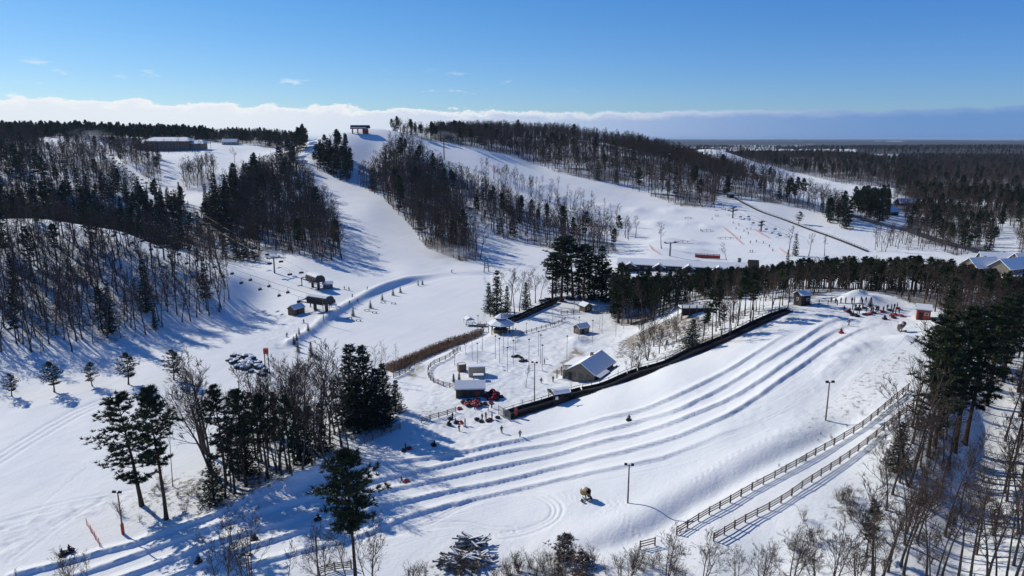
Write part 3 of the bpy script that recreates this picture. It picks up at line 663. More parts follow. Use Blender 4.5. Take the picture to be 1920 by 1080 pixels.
def tuft(tm, rg, c, d, size, n, w, mi=1):
    for _ in range(n):
        e = rdir(rg, d, R(rg.uniform(10, 85))); a = c + Vector((rg.gauss(0, .12), rg.gauss(0, .12), rg.gauss(0, .06))) * size
        tm.sliver(a, a + e * size * rg.uniform(0.6, 1.1), w * rg.uniform(.7, 1.2), rg, mi)
def pine_tree(seed, h, clear=0.35, width=0.20, whorls=15, per=5, tufts=6, nt=9, size=0.75, w=0.11, ragged=0.35, snow=0.0, top=0.35, needles=None):
    """white-pine habit: whorls of level, upswept limbs carrying separate plumes"""
    rg = random.Random(seed); tk, cr_ = TM(), TM()
    pts = grow(rg, Vector((0, 0, -0.4)), Vector((0, 0, 1)), h + 0.3, 10, 0.02, 0.03); r0 = h * 0.014
    rad = [max(r0 * (1 - 0.94 * i / 10), 0.03) for i in range(11)]; rad[0] *= 1.3; tk.tube(pts, rad, 7)
    for wv in range(whorls):
        t = clear + (1 - clear) * (wv + 0.5 * rg.random()) / whorls; q = t * 10; i = min(int(q), 9); p = pts[i].lerp(pts[i+1], q - i)
        s = (t - clear) / (1 - clear); env = (0.55 + 0.6 * s) if s < top else (1.0 - ((s - top) / (1 - top)) ** 1.25 * 0.88)
        a0 = rg.uniform(0, 6.28)
        for b in range(per):
            if rg.random() < ragged * 0.5: continue
            a = a0 + 6.283 * b / per + rg.gauss(0, 0.25); L = h * width * env * rg.uniform(1 - ragged, 1 + ragged * 0.6)
            el = R(rg.uniform(-12, 14) + 30 * s); d = Vector((math.cos(a) * math.cos(el), math.sin(a) * math.cos(el), math.sin(el)))
            bp = grow(rg, p, d, L, 4, 0.06, 0.05); cr_.tube(bp, [0.05 + 0.012 * L, 0.05, 0.04, 0.03, 0.015], 3, 0)
            for f in range(tufts):
                u = 0.30 + 0.70 * (f + rg.random()) / tufts; j = min(int(u * 4), 3); c = bp[j].lerp(bp[j+1], u * 4 - j)
                side = Vector((-math.sin(a), math.cos(a), 0)) * rg.gauss(0, 0.20) * L * (0.4 + 0.6 * u)
                tuft(cr_, rg, c + side + Vector((0, 0, rg.uniform(0, .15))), (d * 0.6 + side * 0.4 + Vector((0, 0, 0.75))).normalized(), size, nt, w, 1)
                if rg.random() < snow: tuft(cr_, rg, c + side + Vector((0, 0, .3)), Vector((0, 0, 1)), size * 0.5, 2, w * 1.5, 2)
    tuft(cr_, rg, pts[-1], Vector((0, 0, 1)), size, nt * 2, w, 1)
    return tk.mesh('trunk', [M_PBARK]), cr_.mesh('crown', [M_PBARK, needles or M_NEEDLE, M_TSNOW])
def spruce_tree(seed, h, clear=0.05, width=0.17, layers=22, per=8, nt=5, w=0.13, size=0.7, snow=0.0):
    """spruce habit: a dense ragged cone of drooping sprays"""
    rg = random.Random(seed); tk, cr_ = TM(), TM()
    tk.tube([Vector((0, 0, -0.4)), Vector((0, 0, h * 0.5)), Vector((0, 0, h))], [h * 0.016, h * 0.009, 0.02], 6)
    for l in range(layers):
        t = clear + (1 - clear) * (l + rg.random() * 0.6) / layers; p = Vector((0, 0, h * t)); env = (1 - t) ** 0.85 + 0.03; a0 = rg.uniform(0, 6.28)
        for b in range(per):
            a = a0 + 6.283 * b / per + rg.gauss(0, 0.2); L = h * width * env * rg.uniform(0.6, 1.2) + 0.15
            d = Vector((math.cos(a), math.sin(a), rg.uniform(-0.35, 0.0) + 0.4 * t)).normalized(); bp = grow(rg, p, d, L, 3, 0.05, 0.06)
            cr_.tube(bp, [0.04, 0.03, 0.02, 0.01], 3, 0); n = max(2, int(L / 0.5))
            for f in range(n):
                u = 0.15 + 0.85 * (f + rg.random()) / n; j = min(int(u * 3), 2); c = bp[j].lerp(bp[j+1], u * 3 - j)
                sd = Vector((-math.sin(a), math.cos(a), 0)) * rg.gauss(0, 0.22) * L * u
                tuft(cr_, rg, c + sd, (d + sd * 0.6 + Vector((0, 0, -0.15))).normalized(), size * (0.6 + 0.4 * env), nt, w, 1)
                if rg.random() < snow: tuft(cr_, rg, c + sd + Vector((0, 0, .15)), (d + Vector((0, 0, .3))).normalized(), size * .7, 2, w * 1.3, 2)
    tuft(cr_, rg, Vector((0, 0, h * 0.97)), Vector((0, 0, 1)), size * .6, 6, w * .6, 1)
    return tk.mesh('trunk', [M_PBARK]), cr_.mesh('crown', [M_PBARK, M_NEEDLE_D, M_TSNOW])
def shrub_mesh(seed, h, n=11, tw=0.02):
    rg = random.Random(seed); t = TM()
    for i in range(n):
        a = rg.uniform(0, 6.28); d = Vector((math.cos(a) * rg.uniform(.1, .5), math.sin(a) * rg.uniform(.1, .5), 1)).normalized()
        L = h * rg.uniform(.6, 1.05); pts = grow(rg, Vector((rg.gauss(0, .15), rg.gauss(0, .15), -.1)), d, L, 4, .08, .03); t.tube(pts, [.028, .024, .018, .013, .007], 3)
        for b in range(9):
            u = rg.uniform(.25, .98); j = min(int(u * 4), 3); p = pts[j].lerp(pts[j+1], u * 4 - j); e = p + rdir(rg, d, R(rg.uniform(20, 50))) * L * rg.uniform(.15, .35)
            t.tube([p, e], [.012, .006], 3)
            for _ in range(4):
                q = p.lerp(e, rg.uniform(.2, .9)); t.sliver(q, q + rdir(rg, (e - p).normalized(), R(rg.uniform(15, 45))) * L * rg.uniform(.08, .2), tw * .5, rg)
    return t.mesh('crown', [M_TWIG])

# prototypes, all about 16 m tall so that they can be scaled
BARE_N = [bare_tree(100 + i, 16, (.30, .42, .36, .5)[i % 4], (1.0, .8, 1.15, .7)[i % 4], prim=18, sec=6, twigs=6, tw=.03, fine=1) for i in range(4)]
BARE_F = [bare_tree(140 + i, 16, (.34, .45, .40, .5, .3)[i % 5], (.9, .72, 1.0, .65, 1.05)[i % 5], prim=14, sec=5, twigs=5, tw=.06, rbase=.015) for i in range(5)]
BIRCH = [bare_tree(170 + i, 16, .35, .7, rbase=.010, prim=14, sec=5, twigs=5, tw=.022, bark=M_BIRCH) for i in range(2)]
MULTI = [bare_tree(180 + i, 16, .30, .95, prim=12, sec=6, twigs=6, tw=.03, stems=3 + i % 2, fine=1) for i in range(3)]
PINE_N = [pine_tree(200 + i, 20, (.32, .45, .25)[i % 3], (.20, .18, .22)[i % 3], 15, 5, 12, 14, .58, .07, .42, .02) for i in range(3)]
PINE_F = [pine_tree(220 + i, 16, (.30, .5, .4)[i % 3], (.19, .17, .2)[i % 3], 11, 5, 4, 7, 1.0, .2, .35, .0) for i in range(3)]
PLANT = [pine_tree(240 + i, 16, .58, .15, 9, 5, 5, 8, .8, .14, .4, .0, top=.5) for i in range(3)]
SPR_N = [spruce_tree(260 + i, 16, (.04, .12, .02)[i % 3], (.17, .15, .20)[i % 3], 24, 8, 6, .10, .75, .05) for i in range(3)]
SPR_F = [spruce_tree(280 + i, 16, .05, (.18, .16, .2)[i % 3], 15, 6, 4, .22, .9, .03) for i in range(3)]
SHRUB = [shrub_mesh(300 + i, 3.0) for i in range(4)]
TREE_H = {}
for k_, L_ in (('bare', BARE_N), ('baref', BARE_F), ('birch', BIRCH), ('multi', MULTI), ('plant', PLANT), ('pinef', PINE_F), ('spr', SPR_N), ('sprf', SPR_F)): TREE_H[k_] = (L_, 16.0)
TREE_H['pine'] = (PINE_N, 20.0)

def plant_tree(kind, name, x, y, h, label, cat, group=None, rz=None, i=None, wide=1.0, tilt=0.0):
    L, base = TREE_H[kind]; tk, cw = L[rnd.randrange(len(L)) if i is None else i]
    s = h / base; o = empty(name, (x, y, float(H(x, y)) - 0.05), rnd.uniform(0, 6.28) if rz is None else rz)
    o.scale = (s * wide, s * wide, s); o.rotation_euler = (rnd.gauss(0, .02) + tilt, rnd.gauss(0, .02), o.rotation_euler[2])
    link('trunk', tk, o); link('crown', cw, o)
    return tag(o, label, cat, group)
def plant_px(kind, name, px, py, ytop, label, cat, group=None, **k):
    """tree whose foot and tip were measured in the photograph"""
    p = U(px, py); dep = p.y * cP - (p.z - CAM_Z) * sP
    h = (py - ytop) * dep / FPX / math.cos(PITCH) * 1.02
    return plant_tree(kind, name, p.x, p.y, h, label, cat, group, **k)

# ------------------------------------------------------------------ the woods
DESC = {'knoll': 'on the steep knoll at the left edge', 'knolltop': 'on the steep knoll at the left edge', 'gully': 'in the dark hollow behind the left knoll', 'gully2': 'in the dark hollow behind the left knoll',
 'upleft': 'on the upper slopes far left', 'upleft2': 'on the upper slopes far left', 'upmid': 'between the two far left ski runs', 'upclump': 'in the clump on the bare slope below the far apartment block',
 'lefttop': 'on the far left skyline', 'lefttop2': 'on the skyline left of the hilltop lift station', 'spur': 'on the wooded spur left of the main ski run', 'spurdark': 'on the wooded spur left of the main ski run', 'spurtop': 'on the wooded spur left of the main ski run',
 'island': 'in the wooded island below the hilltop lift station', 'midwood': 'in the wooded strip right of the main ski run', 'midwood2': 'in the second wooded strip on the main hill', 'strip': 'in the thin tree line across the right-hand ski run', 'strip2': 'in the thin tree line across the right-hand ski run',
 'ridge': 'on the long wooded ridge right of the hilltop', 'hilltop': 'on the skyline right of the hilltop lift station', 'crest2': 'along the distant bare-topped ridge', 'far2': 'on the farthest wooded ridge', 'knotR': 'in the conifer knot beside the meadow', 'knotR2': 'in the conifer knot beside the meadow',
 'rightmid': 'in the wood beyond the road', 'rightmid2': 'in the wood beyond the road', 'plain': 'on the plain beyond the road', 'plain2': 'on the far plain', 'plain3': 'on the far plain', 'rightbank': 'on the shaded right bank', 'rightwood': 'in the dark wood beside the red hut', 'rowR': 'in the roadside row', 'plant': 'in the tall wood behind the tubing hill', 'plant2': 'in the tall wood beside the tubing conveyor', 'lodgewood': 'in the wood in front of the long lodge'}
cand = []
wr = np.random.RandomState(11)
for w in WOODS:
    mk = REG[w[0]]; ii, jj = np.nonzero(mk)
    if len(ii) == 0: continue
    x, y = XX[ii, jj], YY[ii, jj]; sp = w[4]
    x0, x1, y0, y1 = x.min(), x.max(), y.min(), y.max()
    nx, ny = int((x1 - x0) / sp) + 1, int((y1 - y0) / sp) + 1
    gx, gy = np.meshgrid(np.arange(nx), np.arange(ny)); gx = x0 + (gx + wr.uniform(-.5, .5, gx.shape)) * sp; gy = y0 + (gy + wr.uniform(-.5, .5, gy.shape)) * sp
    gx, gy = gx.ravel(), gy.ravel()
    ti = np.rint((np.arctan2(gx, gy) - TH[0]) / (TH[1] - TH[0])).astype(int); ri = np.searchsorted(RR, np.hypot(gx, gy))
    ok = (ti >= 0) & (ti < NT) & (ri > 0) & (ri < NR); gx, gy, ti, ri = gx[ok], gy[ok], ti[ok], ri[ok]
    ok = mk[ri, ti] & ((w[0][:5] != 'plain') | (FARW[ri, ti] > .3) | ((RR[ri] < 1250) & (vnoise(gx, gy, 150, 77) > -.28))); gx, gy = gx[ok], gy[ok]; gz = H(gx, gy)
    kinds = wr.choice(3, len(gx), p=np.array(w[5]) / sum(w[5])); hs_ = wr.uniform(w[6][0], w[6][1], len(gx)) * np.where(wr.rand(len(gx)) < .25, wr.uniform(.45, .8, len(gx)), 1)
    if w[0][:5] in ('plant', 'lodge'):                      # the canopy tops were measured against the lodge and fields behind
        bx, by = proj(gx, gy, gz); lim = np.interp(bx, [1150, 1300, 1400, 1480, 1600, 1750, 1920], [512, 507, 502, 490, 480, 484, 518]) + wr.uniform(-5, 14, len(gx))
        hs_ = np.clip(np.minimum(hs_, (by - lim) * (gy * cP - (gz - CAM_Z) * sP) / FPX), 3.0, None)
    for a in zip(gx, gy, gz, kinds, hs_): cand.append((w[0],) + a)
def seen(x, y, z):
    """is the upper part of a tree in frame and clear of the ground in between?"""
    px, py = proj(x, y, z)
    if not (-20 < px < 1940 and py > 180): return False
    n = 24; t = np.linspace(.1, .97, n); return bool(np.all(H(x * t, y * t) < CAM_Z + (z - CAM_Z) * t + .5))
rows = []
for c in cand:
    r = math.hypot(c[1], c[2]); vis = seen(c[1], c[2], c[3] + c[5] * .6)
    rows.append((vis * c[5] / r, c, r))
rows.sort(key=lambda q: -q[0])
QUOTA = {0: 150, 1: 170, 2: 150}
LBL = {0: ('bare_tree', 'bare tree', ('leafless grey-brown hardwood', 'slim leafless hardwood')), 1: ('pine_tree', 'pine tree', ('dark green pine',)), 2: ('spruce_tree', 'spruce tree', ('dark conical spruce',))}
used = {0: 0, 1: 0, 2: 0}; rest = {'bare_forest': [], 'conifer_forest': []}
for a, c, r in rows:
    nm, x, y, z, kd, h = c; near = r < 330
    if nm == 'rightbank' and TRAILD[int(np.searchsorted(RR, r)), int((math.atan2(x, y) - TH[0]) / (TH[1] - TH[0]))] < 3.2: continue
    if nm == 'rightwood' and abs(proj(x, y, z)[0] - 1730) < 40: continue
    if a > 0 and used[kd] < QUOTA[kd]:
        used[kd] += 1
        kind = ('bare' if near else 'baref', ('plant' if nm[:5] == 'plant' else 'pine' if near else 'pinef'), 'spr' if near else 'sprf')[kd]
        if kd == 0 and nm in ('plant', 'plant2', 'lodgewood') and rnd.random() < .10: kind = 'birch'
        w_ = 'leafless hardwood' if kind != 'birch' else 'pale-barked leafless birch'
        word = (w_, 'dark green pine', 'dark conical spruce')[kd]
        ph = DESC[nm]
        plant_tree(kind, LBL[kd][0], x, y, h, f'{word} {ph}', LBL[kd][1], f'{LBL[kd][1]}s {ph}')
    else: rest['bare_forest' if kd == 0 else 'conifer_forest'].append((x, y, z, h, kd))

# everything past that in the same woods: one instanced mass of each sort
def gn_forest(name, pts, protos, base, label):
    me = bpy.data.meshes.new(name); n = len(pts)
    me.vertices.add(n); me.vertices.foreach_set('co', np.array([p[:3] for p in pts], np.float32).ravel())
    rs = np.random.RandomState(5)
    for nm, ty, dat in (('sc', 'FLOAT', np.array([p[3] / base for p in pts], np.float32)), ('rz', 'FLOAT', rs.uniform(0, 6.28, n).astype(np.float32)), ('idx', 'INT', np.array([p[4] for p in pts], np.int32))):
        at_ = me.attributes.new(nm, ty, 'POINT'); at_.data.foreach_set('value', dat)
    coll = bpy.data.collections.new(name + '_models')
    for i, (tk, cw) in enumerate(protos):
        t = bpy.data.objects.new(f'a{i:02d}_model', None)
        m = bpy.data.meshes.new('model'); bm = bmesh.new(); bm.from_mesh(tk); nt_ = len(tk.materials); k0 = len(bm.faces); bm.from_mesh(cw); bm.faces.ensure_lookup_table()
        for f in bm.faces[k0:]: f.material_index += nt_
        bm.to_mesh(m); bm.free()
        for q in list(tk.materials) + list(cw.materials): m.materials.append(q)
        coll.objects.link(bpy.data.objects.new(f'a{i:02d}_model', m))
    ng = bpy.data.node_groups.new(name, 'GeometryNodeTree'); ng.interface.new_socket('Geometry', in_out='INPUT', socket_type='NodeSocketGeometry'); ng.interface.new_socket('Geometry', in_out='OUTPUT', socket_type='NodeSocketGeometry')
    N, Lk = ng.nodes, ng.links; gi, go = N.new('NodeGroupInput'), N.new('NodeGroupOutput')
    ci = N.new('GeometryNodeCollectionInfo'); ci.inputs['Collection'].default_value = coll; ci.inputs['Separate Children'].default_value = True; ci.inputs['Reset Children'].default_value = True
    ip = N.new('GeometryNodeInstanceOnPoints'); ip.inputs['Pick Instance'].default_value = True
    def att(nm, ty):
        a = N.new('GeometryNodeInputNamedAttribute'); a.data_type = ty; a.inputs['Name'].default_value = nm; return a.outputs['Attribute']
    cx = N.new('ShaderNodeCombineXYZ'); Lk.new(att('rz', 'FLOAT'), cx.inputs[2])
    Lk.new(gi.outputs[0], ip.inputs['Points']); Lk.new(ci.outputs[0], ip.inputs['Instance']); Lk.new(att('idx', 'INT'), ip.inputs['Instance Index'])
    Lk.new(cx.outputs[0], ip.inputs['Rotation']); Lk.new(att('sc', 'FLOAT'), ip.inputs['Scale']); Lk.new(ip.outputs[0], go.inputs[0])
    o = link(name, me); md = o.modifiers.new('scatter', 'NODES'); md.node_group = ng
    return tag(o, label, None, None, 'stuff')
fr = random.Random(3)
gn_forest('bare_forest', [(x, y, z, h, fr.randrange(5)) for x, y, z, h, k in rest['bare_forest']], BARE_F, 16.0, 'mass of leafless hardwoods covering the distant hillsides')
gn_forest('conifer_forest', [(x, y, z, h, fr.randrange(3) + (0 if k == 1 else 3)) for x, y, z, h, k in rest['conifer_forest']], PINE_F + SPR_F, 16.0, 'mass of dark conifers scattered through the distant woods')
print('TREES', used, {k: len(v) for k, v in rest.items()})
# ------------------------------------------------------------------ trees measured one by one
HERO = pine_tree(400, 20, .50, .215, 15, 6, 12, 18, .75, .06, .45, .02, top=.4)
TREE_H['hero'] = ([HERO], 20.0)
M_DEAD = mat('needles_dead', (0.17, 0.105, 0.07), 0.8, noise=(1.0, (0.07, 0.05, 0.04)))
DEADP = [pine_tree(410 + i, 16, .05, .34, 9, 6, 6, 12, 1.3, .12, .45, .75, needles=M_DEAD) for i in range(2)]
TREE_H['dead'] = (DEADP, 16.0)
PT, ST, BT = ('pine_tree', 'pine tree'), ('spruce_tree', 'spruce tree'), ('bare_tree', 'bare tree')
def tr(kind, ty, px, py, top, label, group=None, **k): return plant_px(kind, ty[0], px, py, top, label, ty[1], group, **k)
tr('hero', PT, 668, 1116, 834, 'lone tall pine with bare lower trunk in the foreground', i=0)
for q, (a, l) in enumerate((((22,743,699), 'small round-headed pine at far left of the row on the snow flats'), ((102,735,676), 'small dense pine second from left in the row on the snow flats'),
     ((173,724,680), 'small spreading pine in the middle of the row on the snow flats'), ((241,721,659), 'small upright pine fourth in the row on the snow flats'), ((326,712,653), 'small pine behind the tall leafless trees at the end of the row'))):
    tr('pine', PT, *a, l, 'row of small pines on the flats', wide=1.75, i=2)
tr('pine', PT, 266, 948, 731, 'tall broad pine with feathery limbs facing the left flats', wide=1.35, i=2)
tr('pine', PT, 312, 974, 720, 'tall slim pine beside the broad one at the left grove', wide=1.05, i=1)
tr('bare', BT, 324, 912, 738, 'thin straight nearly limbless trunk right of the two left pines', wide=.35, i=3)
tr('multi', BT, 398, 888, 655, 'big spreading leafless tree with several stems in the left grove', i=0, wide=1.1)
tr('multi', BT, 384, 850, 668, 'second leafless many-stemmed tree close behind in the left grove', i=1)
tr('spr', ST, 402, 942, 846, 'squat dark cedar at the lower corner of the left grove', wide=1.5, i=2)
for a in ((424,908,722),(462,912,727),(503,898,737),(545,888,742),(480,860,735),(440,925,800),(585,872,760)): tr('pine', PT, *a, 'dark conifer in the middle of the left grove above the tubing lanes', 'conifers of the left grove', wide=1.1)
for a in ((525,882,690),(560,858,662),(602,846,652),(575,800,658),(641,838,690),(532,806,680),(618,790,662),(655,850,720),(500,840,690),(590,825,700),(548,830,676),(628,815,690),(567,880,740),(610,870,740)):
    tr('bare', BT, *a, 'leafless tree in the thick of the left grove', 'leafless trees of the left grove', wide=1.1)
for a, l in (((654,802,645), 'massive black spruce at the right end of the left grove'), ((690,794,646), 'tallest black spruce beside the snowy bank'), ((722,787,680), 'dark spruce with ragged top at the grove edge'), ((742,772,712), 'short dark spruce at the outer right edge of the grove'), ((672,812,700), 'dark spruce in front of the massive pair'), ((706,800,690), 'dark spruce filling the front of the black clump')):
    tr('spr', ST, *a, l, 'black spruces of the left grove', wide=1.75)
for a in ((712,708,634),(742,698,640),(560,690,640),(596,685,648),(700,760,640),(725,720,650)): tr('birch', BT, *a, 'slender pale leafless tree in front of the frozen pond', 'slender trees before the pond')
for a, l in (((425,1136,952), 'leafless multi-stemmed tree rising at the bottom edge, left of the lone pine'), ((474,1126,930), 'larger leafless tree beside it rising over the lowest lanes'), ((610,1120,958), 'leafless tree with arching limbs just left of the lone pine'), ((697,1114,945), 'leafless sapling just right of the lone pine'), ((140,1124,1008), 'sparse leafless sapling at the bottom left corner')):
    tr('multi', BT, *a, l, wide=.85)
for a in ((540,1130,1010),(655,1130,985),(165,1112,1025),(30,1110,1060)): tr('bare', BT, *a, 'thin leafless sapling along the bottom edge of the slope', 'saplings along the bottom edge', wide=.8)
for a in ((1250,1092,968),(1316,1108,985),(1422,1116,1000),(1482,1112,958),(1560,1106,962),(1528,1116,992),(1605,1116,985),(1180,1100,1010),(1640,1100,950),(1378,1100,1020)):
    tr('multi', BT, *a, 'bushy leafless tree at the foot of the wooded bank', 'bushy trees at the bank foot', wide=1.1)
tr('dead', ST, 1056, 1052, 1002, 'snow-laden brown dead evergreen by the bottom edge', wide=1.9, i=0)
tr('dead', ST, 1090, 1086, 1034, 'second brown snow-dusted bush in front of the dead evergreen', wide=2.0, i=1)
tr('multi', BT, 1704, 912, 682, 'big leaning leafless tree beside the rail fences', i=2, wide=1.05, tilt=.1)
tr('spr', ST, 1682, 884, 788, 'squat green cedar below the rail fences', wide=1.6, i=0)
for a in ((1740,856,640),(1763,820,588),(1789,846,582),(1809,832,575),(1752,838,612),(1850,760,560),(1882,716,556),(1910,735,566),(1835,690,575)):
    tr('pine', PT, *a, 'tall pine with layered limbs above the toboggan trail', 'tall pines of the right wood', wide=1.2)
for a in ((1694,1078,880),(1736,1086,900),(1792,1106,866),(1816,1116,856),(1842,1122,884),(1884,1112,896),(1902,1092,846),(1772,1006,830),(1762,936,780),(1862,1004,826),(1906,850,690),(1720,1016,860),(1800,960,800),(1888,940,770),(1916,1000,800),(1655,1086,900),(1752,1100,930),(1868,1112,930),(1700,1000,830),(1830,1040,850),(1780,880,730),(1726,876,740),(1918,900,720),(1850,1090,900),(1765,1085,905),(1900,1060,860)):
    tr('bare', BT, *a, 'tall slim leafless tree on the shaded right bank', 'leafless trees of the right bank', wide=.9)
for a in ((1214,676,578),(1250,646,574),(1196,692,620),(1236,664,606),(1182,702,650),(1268,640,590),(1226,650,590),(1205,640,585)): tr('multi', BT, *a, 'leafless tree on the scrubby slope above the chalet', 'leafless trees above the chalet', wide=.9)
tr('spr', ST, 1297, 657, 598, 'brownish round evergreen on the scrubby slope by the conveyor', wide=1.9, i=2)
tr('bare', BT, 986, 726, 680, 'slim leafless tree standing alone near the green shed', wide=.9)
tr('bare', BT, 852, 684, 646, 'young leafless tree by the curved rail fence')
tr('bare', BT, 874, 664, 632, 'bushy young leafless tree near the reed bed')
for a in ((917,585,530),(932,594,508)): tr('spr', ST, *a, 'dark frosted spruce on the point of the frozen pond', 'spruces on the pond point', wide=1.3)
for a in ((951,590,536),(986,580,530)): tr('spr', ST, *a, 'smaller dark spruce behind the gazebo', 'spruces behind the gazebo', wide=1.2)
for a in ((965,588,505),(974,584,512),(1004,568,500),(995,572,508),(940,575,510),(1014,560,510),(958,570,500)): tr('bare', BT, *a, 'slim leafless tree behind the gazebo by the pond', 'leafless trees behind the gazebo')
for a in ((1036,562,478),(1052,566,450),(1074,562,446),(1094,566,462),(1112,562,480),(1136,566,492)): tr('pine', PT, *a, 'big black pine in the tall clump beside the car park', 'big pines by the car park', wide=1.8)
for a in ((1128,564,464),(1042,556,500),(1064,556,490),(1104,556,490),(1085,560,500)): tr('spr', ST, *a, 'big black spruce in the tall clump beside the car park', 'big spruces by the car park', wide=1.7)
for a in ((1160,606,496),(1196,598,512),(1225,588,520),(1178,590,520)): tr('pine', PT, *a, 'dark pine left of the long lodge roof', 'pines before the lodge', wide=1.2)
for a, l in (((1240,466,418), 'leafless tree alone on the lower ski slope'), ((1362,488,455), 'round leafless tree beside the red barrier'), ((1478,478,424), 'tall leafless tree by the lift line at the meadow edge'), ((1516,480,436), 'leafless tree between two others at the meadow edge'), ((1546,480,440), 'leafless tree nearest the long conveyor line at the meadow'),
             ((1608,378,344), 'leafless tree on the bright far field'), ((1626,380,348), 'second leafless tree on the bright far field'), ((770,247,213), 'tall leafless tree on the skyline by the hilltop lift station'), ((440,306,276), 'leafless tree alone on the bare slope far left'), ((1192,446,404), 'leafless tree at the lower end of the thin tree line')):
    tr('baref', BT, *a, l, wide=1.25)
tr('pine', PT, 1497, 420, 397, 'round dark pine alone on the meadow by the long conveyor line', wide=2.0, i=2)
tr('sprf', ST, 1586, 429, 397, 'broad dark spruce at the meadow edge left of the conifer knot', wide=2.0)
tr('sprf', ST, 1491, 480, 438, 'snow-flecked spruce beside the tall leafless tree at the meadow', wide=1.0)
tr('sprf', ST, 1477, 492, 468, 'small dark spruce in front of the meadow trees')
tr('spr', ST, 1631, 578, 557, 'small dark evergreen bush amid the tubing crowd', wide=1.8)
for a in ((662,593,576),(695,578,563),(717,563,550),(737,554,541),(751,549,537),(784,536,526),(792,534,524)): tr('spr', ST, *a, 'tiny spruce planted along the pond bank', 'tiny spruces on the pond bank', wide=1.3)
for a in ((578,620,606),(561,628,614),(557,640,624),(552,646,630),(559,660,642),(584,668,640)): tr('spr', ST, *a, 'small spruce on the near corner of the pond bank', 'small spruces at the bank corner', wide=1.3)
for a in ((851,718,700),(861,714,697)): tr('spr', ST, *a, 'little frosted cone-shaped spruce behind the green shed', 'little spruces by the shed', wide=1.5)
rg_ = random.Random(12); GP = [(405,930),(430,870),(520,815),(640,790),(650,840),(540,895),(430,936)]; k = 0
while k < 34:
    px, py = rg_.uniform(400, 650), rg_.uniform(790, 936)
    if not inpoly(px, py, GP): continue
    k += 1
    if k % 8 == 0: tr('spr', ST, px, py, py - rg_.uniform(70, 130), 'dark spruce in the thick of the left grove', 'spruces of the left grove', wide=1.4)
    else: tr('bare', BT, px, py, py - rg_.uniform(95, 165), 'leafless tree in the thick of the left grove', 'leafless trees of the left grove', wide=.95)
for px in range(262, 395, 11): tr('baref', BT, px + rg_.uniform(-4, 4), 284 + rg_.uniform(-1, 3), 284 - rg_.uniform(20, 30), 'leafless tree in front of the far apartment block', 'leafless trees by the apartment block')
def shrubs(poly, n, hmin, hmax, label, group, seed):
    rg = random.Random(seed); xs = [p[0] for p in poly]; ys = [p[1] for p in poly]; k = 0
    while k < n:
        px, py = rg.uniform(min(xs), max(xs)), rg.uniform(min(ys), max(ys))
        if not inpoly(px, py, poly): continue
        p = U(px, py); o = link('bare_shrub', rg.choice(SHRUB)); o.location = p; s = rg.uniform(hmin, hmax) / 3
        o.scale = (s, s, s); o.rotation_euler = (0, 0, rg.uniform(0, 6.28)); tag(o, label, 'shrub', group); k += 1
shrubs([(1430,1078),(1510,960),(1660,850),(1730,760),(1800,900),(1790,1078)], 70, 1.2, 3.2, 'wiry leafless shrub on the shaded right bank', 'shrubs of the right bank', 1)
shrubs([(1160,690),(1185,650),(1280,590),(1330,605),(1300,650),(1190,705)], 45, .8, 2.4, 'wiry brown shrub on the scrubby slope above the chalet', 'shrubs above the chalet', 2)
shrubs([(730,1085),(850,1060),(1240,1050),(1300,1090),(1000,1100)], 60, 1.5, 3.4, 'wiry leafless shrub along the bottom edge of the snow', 'shrubs along the bottom edge', 3)
shrubs([(215,960),(300,900),(420,930),(330,985),(230,990)], 22, 1.0, 2.8, 'wiry leafless shrub under the left pines', 'shrubs under the left pines', 4)
shrubs([(430,930),(560,850),(740,790),(620,860),(470,930)], 30, 1.0, 2.6, 'wiry leafless shrub along the grove edge above the lanes', 'shrubs of the grove edge', 5)
shrubs([(1380,930),(1560,790),(1690,650),(1700,690),(1560,840)], 16, .5, 1.2, 'small dead weed tuft poking through the snow by the fence', 'weed tufts by the fence', 6)
# ------------------------------------------------------------------ materials of built things
M_WOOD = mat('wood_weathered', (0.20, 0.15, 0.11), .85, noise=(4.0, (0.12, 0.09, 0.07)))
M_LOG = mat('wood_logs', (0.17, 0.12, 0.08), .85, noise=(3.0, (0.11, 0.08, 0.055)))
M_DWOOD = mat('wood_dark', (0.045, 0.035, 0.030), .8, noise=(4.0, (0.025, 0.02, 0.018)))
M_RWOOD = mat('wood_reddish', (0.085, 0.036, 0.026), .85, noise=(5.0, (0.05, 0.026, 0.02)))
M_RED = mat('paint_red', (0.42, 0.055, 0.035), .6, noise=(2.0, (0.33, 0.05, 0.03)))
M_GREEN = mat('paint_dark_green', (0.055, 0.065, 0.055), .7, noise=(2.0, (0.04, 0.05, 0.042)))
M_BEIGE = mat('paint_beige', (0.42, 0.38, 0.29), .7, noise=(1.0, (0.37, 0.33, 0.25)))
M_STONE = mat('wall_stone', (0.24, 0.21, 0.17), .9, noise=(5.0, (0.14, 0.12, 0.10)))
M_SHING = mat('roof_shingle', (0.09, 0.085, 0.085), .85, noise=(3.0, (0.06, 0.055, 0.055)))
M_SNOW = mat('snow_cap', (0.84, 0.85, 0.86), .75, noise=(.8, (.80, .82, .84)), bump=.2)
M_STEEL = mat('steel_galvanised', (0.30, 0.31, 0.32), .5, .6, noise=(2.0, (.22, .23, .24)))
M_DARK = mat('metal_dark', (0.035, 0.036, 0.040), .55, .2)
M_GLASS = mat('window_glass', (0.03, 0.04, 0.05), .1, spec=.6)
M_RUB = mat('rubber_black', (0.022, 0.022, 0.025), .6)
M_RUBR = mat('tube_red', (0.36, 0.025, 0.045), .55)
M_YEL = mat('paint_ochre', (0.27, 0.17, 0.05), .6, noise=(4.0, (.16, .11, .05)))
M_ORNET = mat('net_orange', (0.6, 0.24, 0.17), .8)
M_WHITE = mat('paint_white', (0.75, 0.75, 0.74), .6)
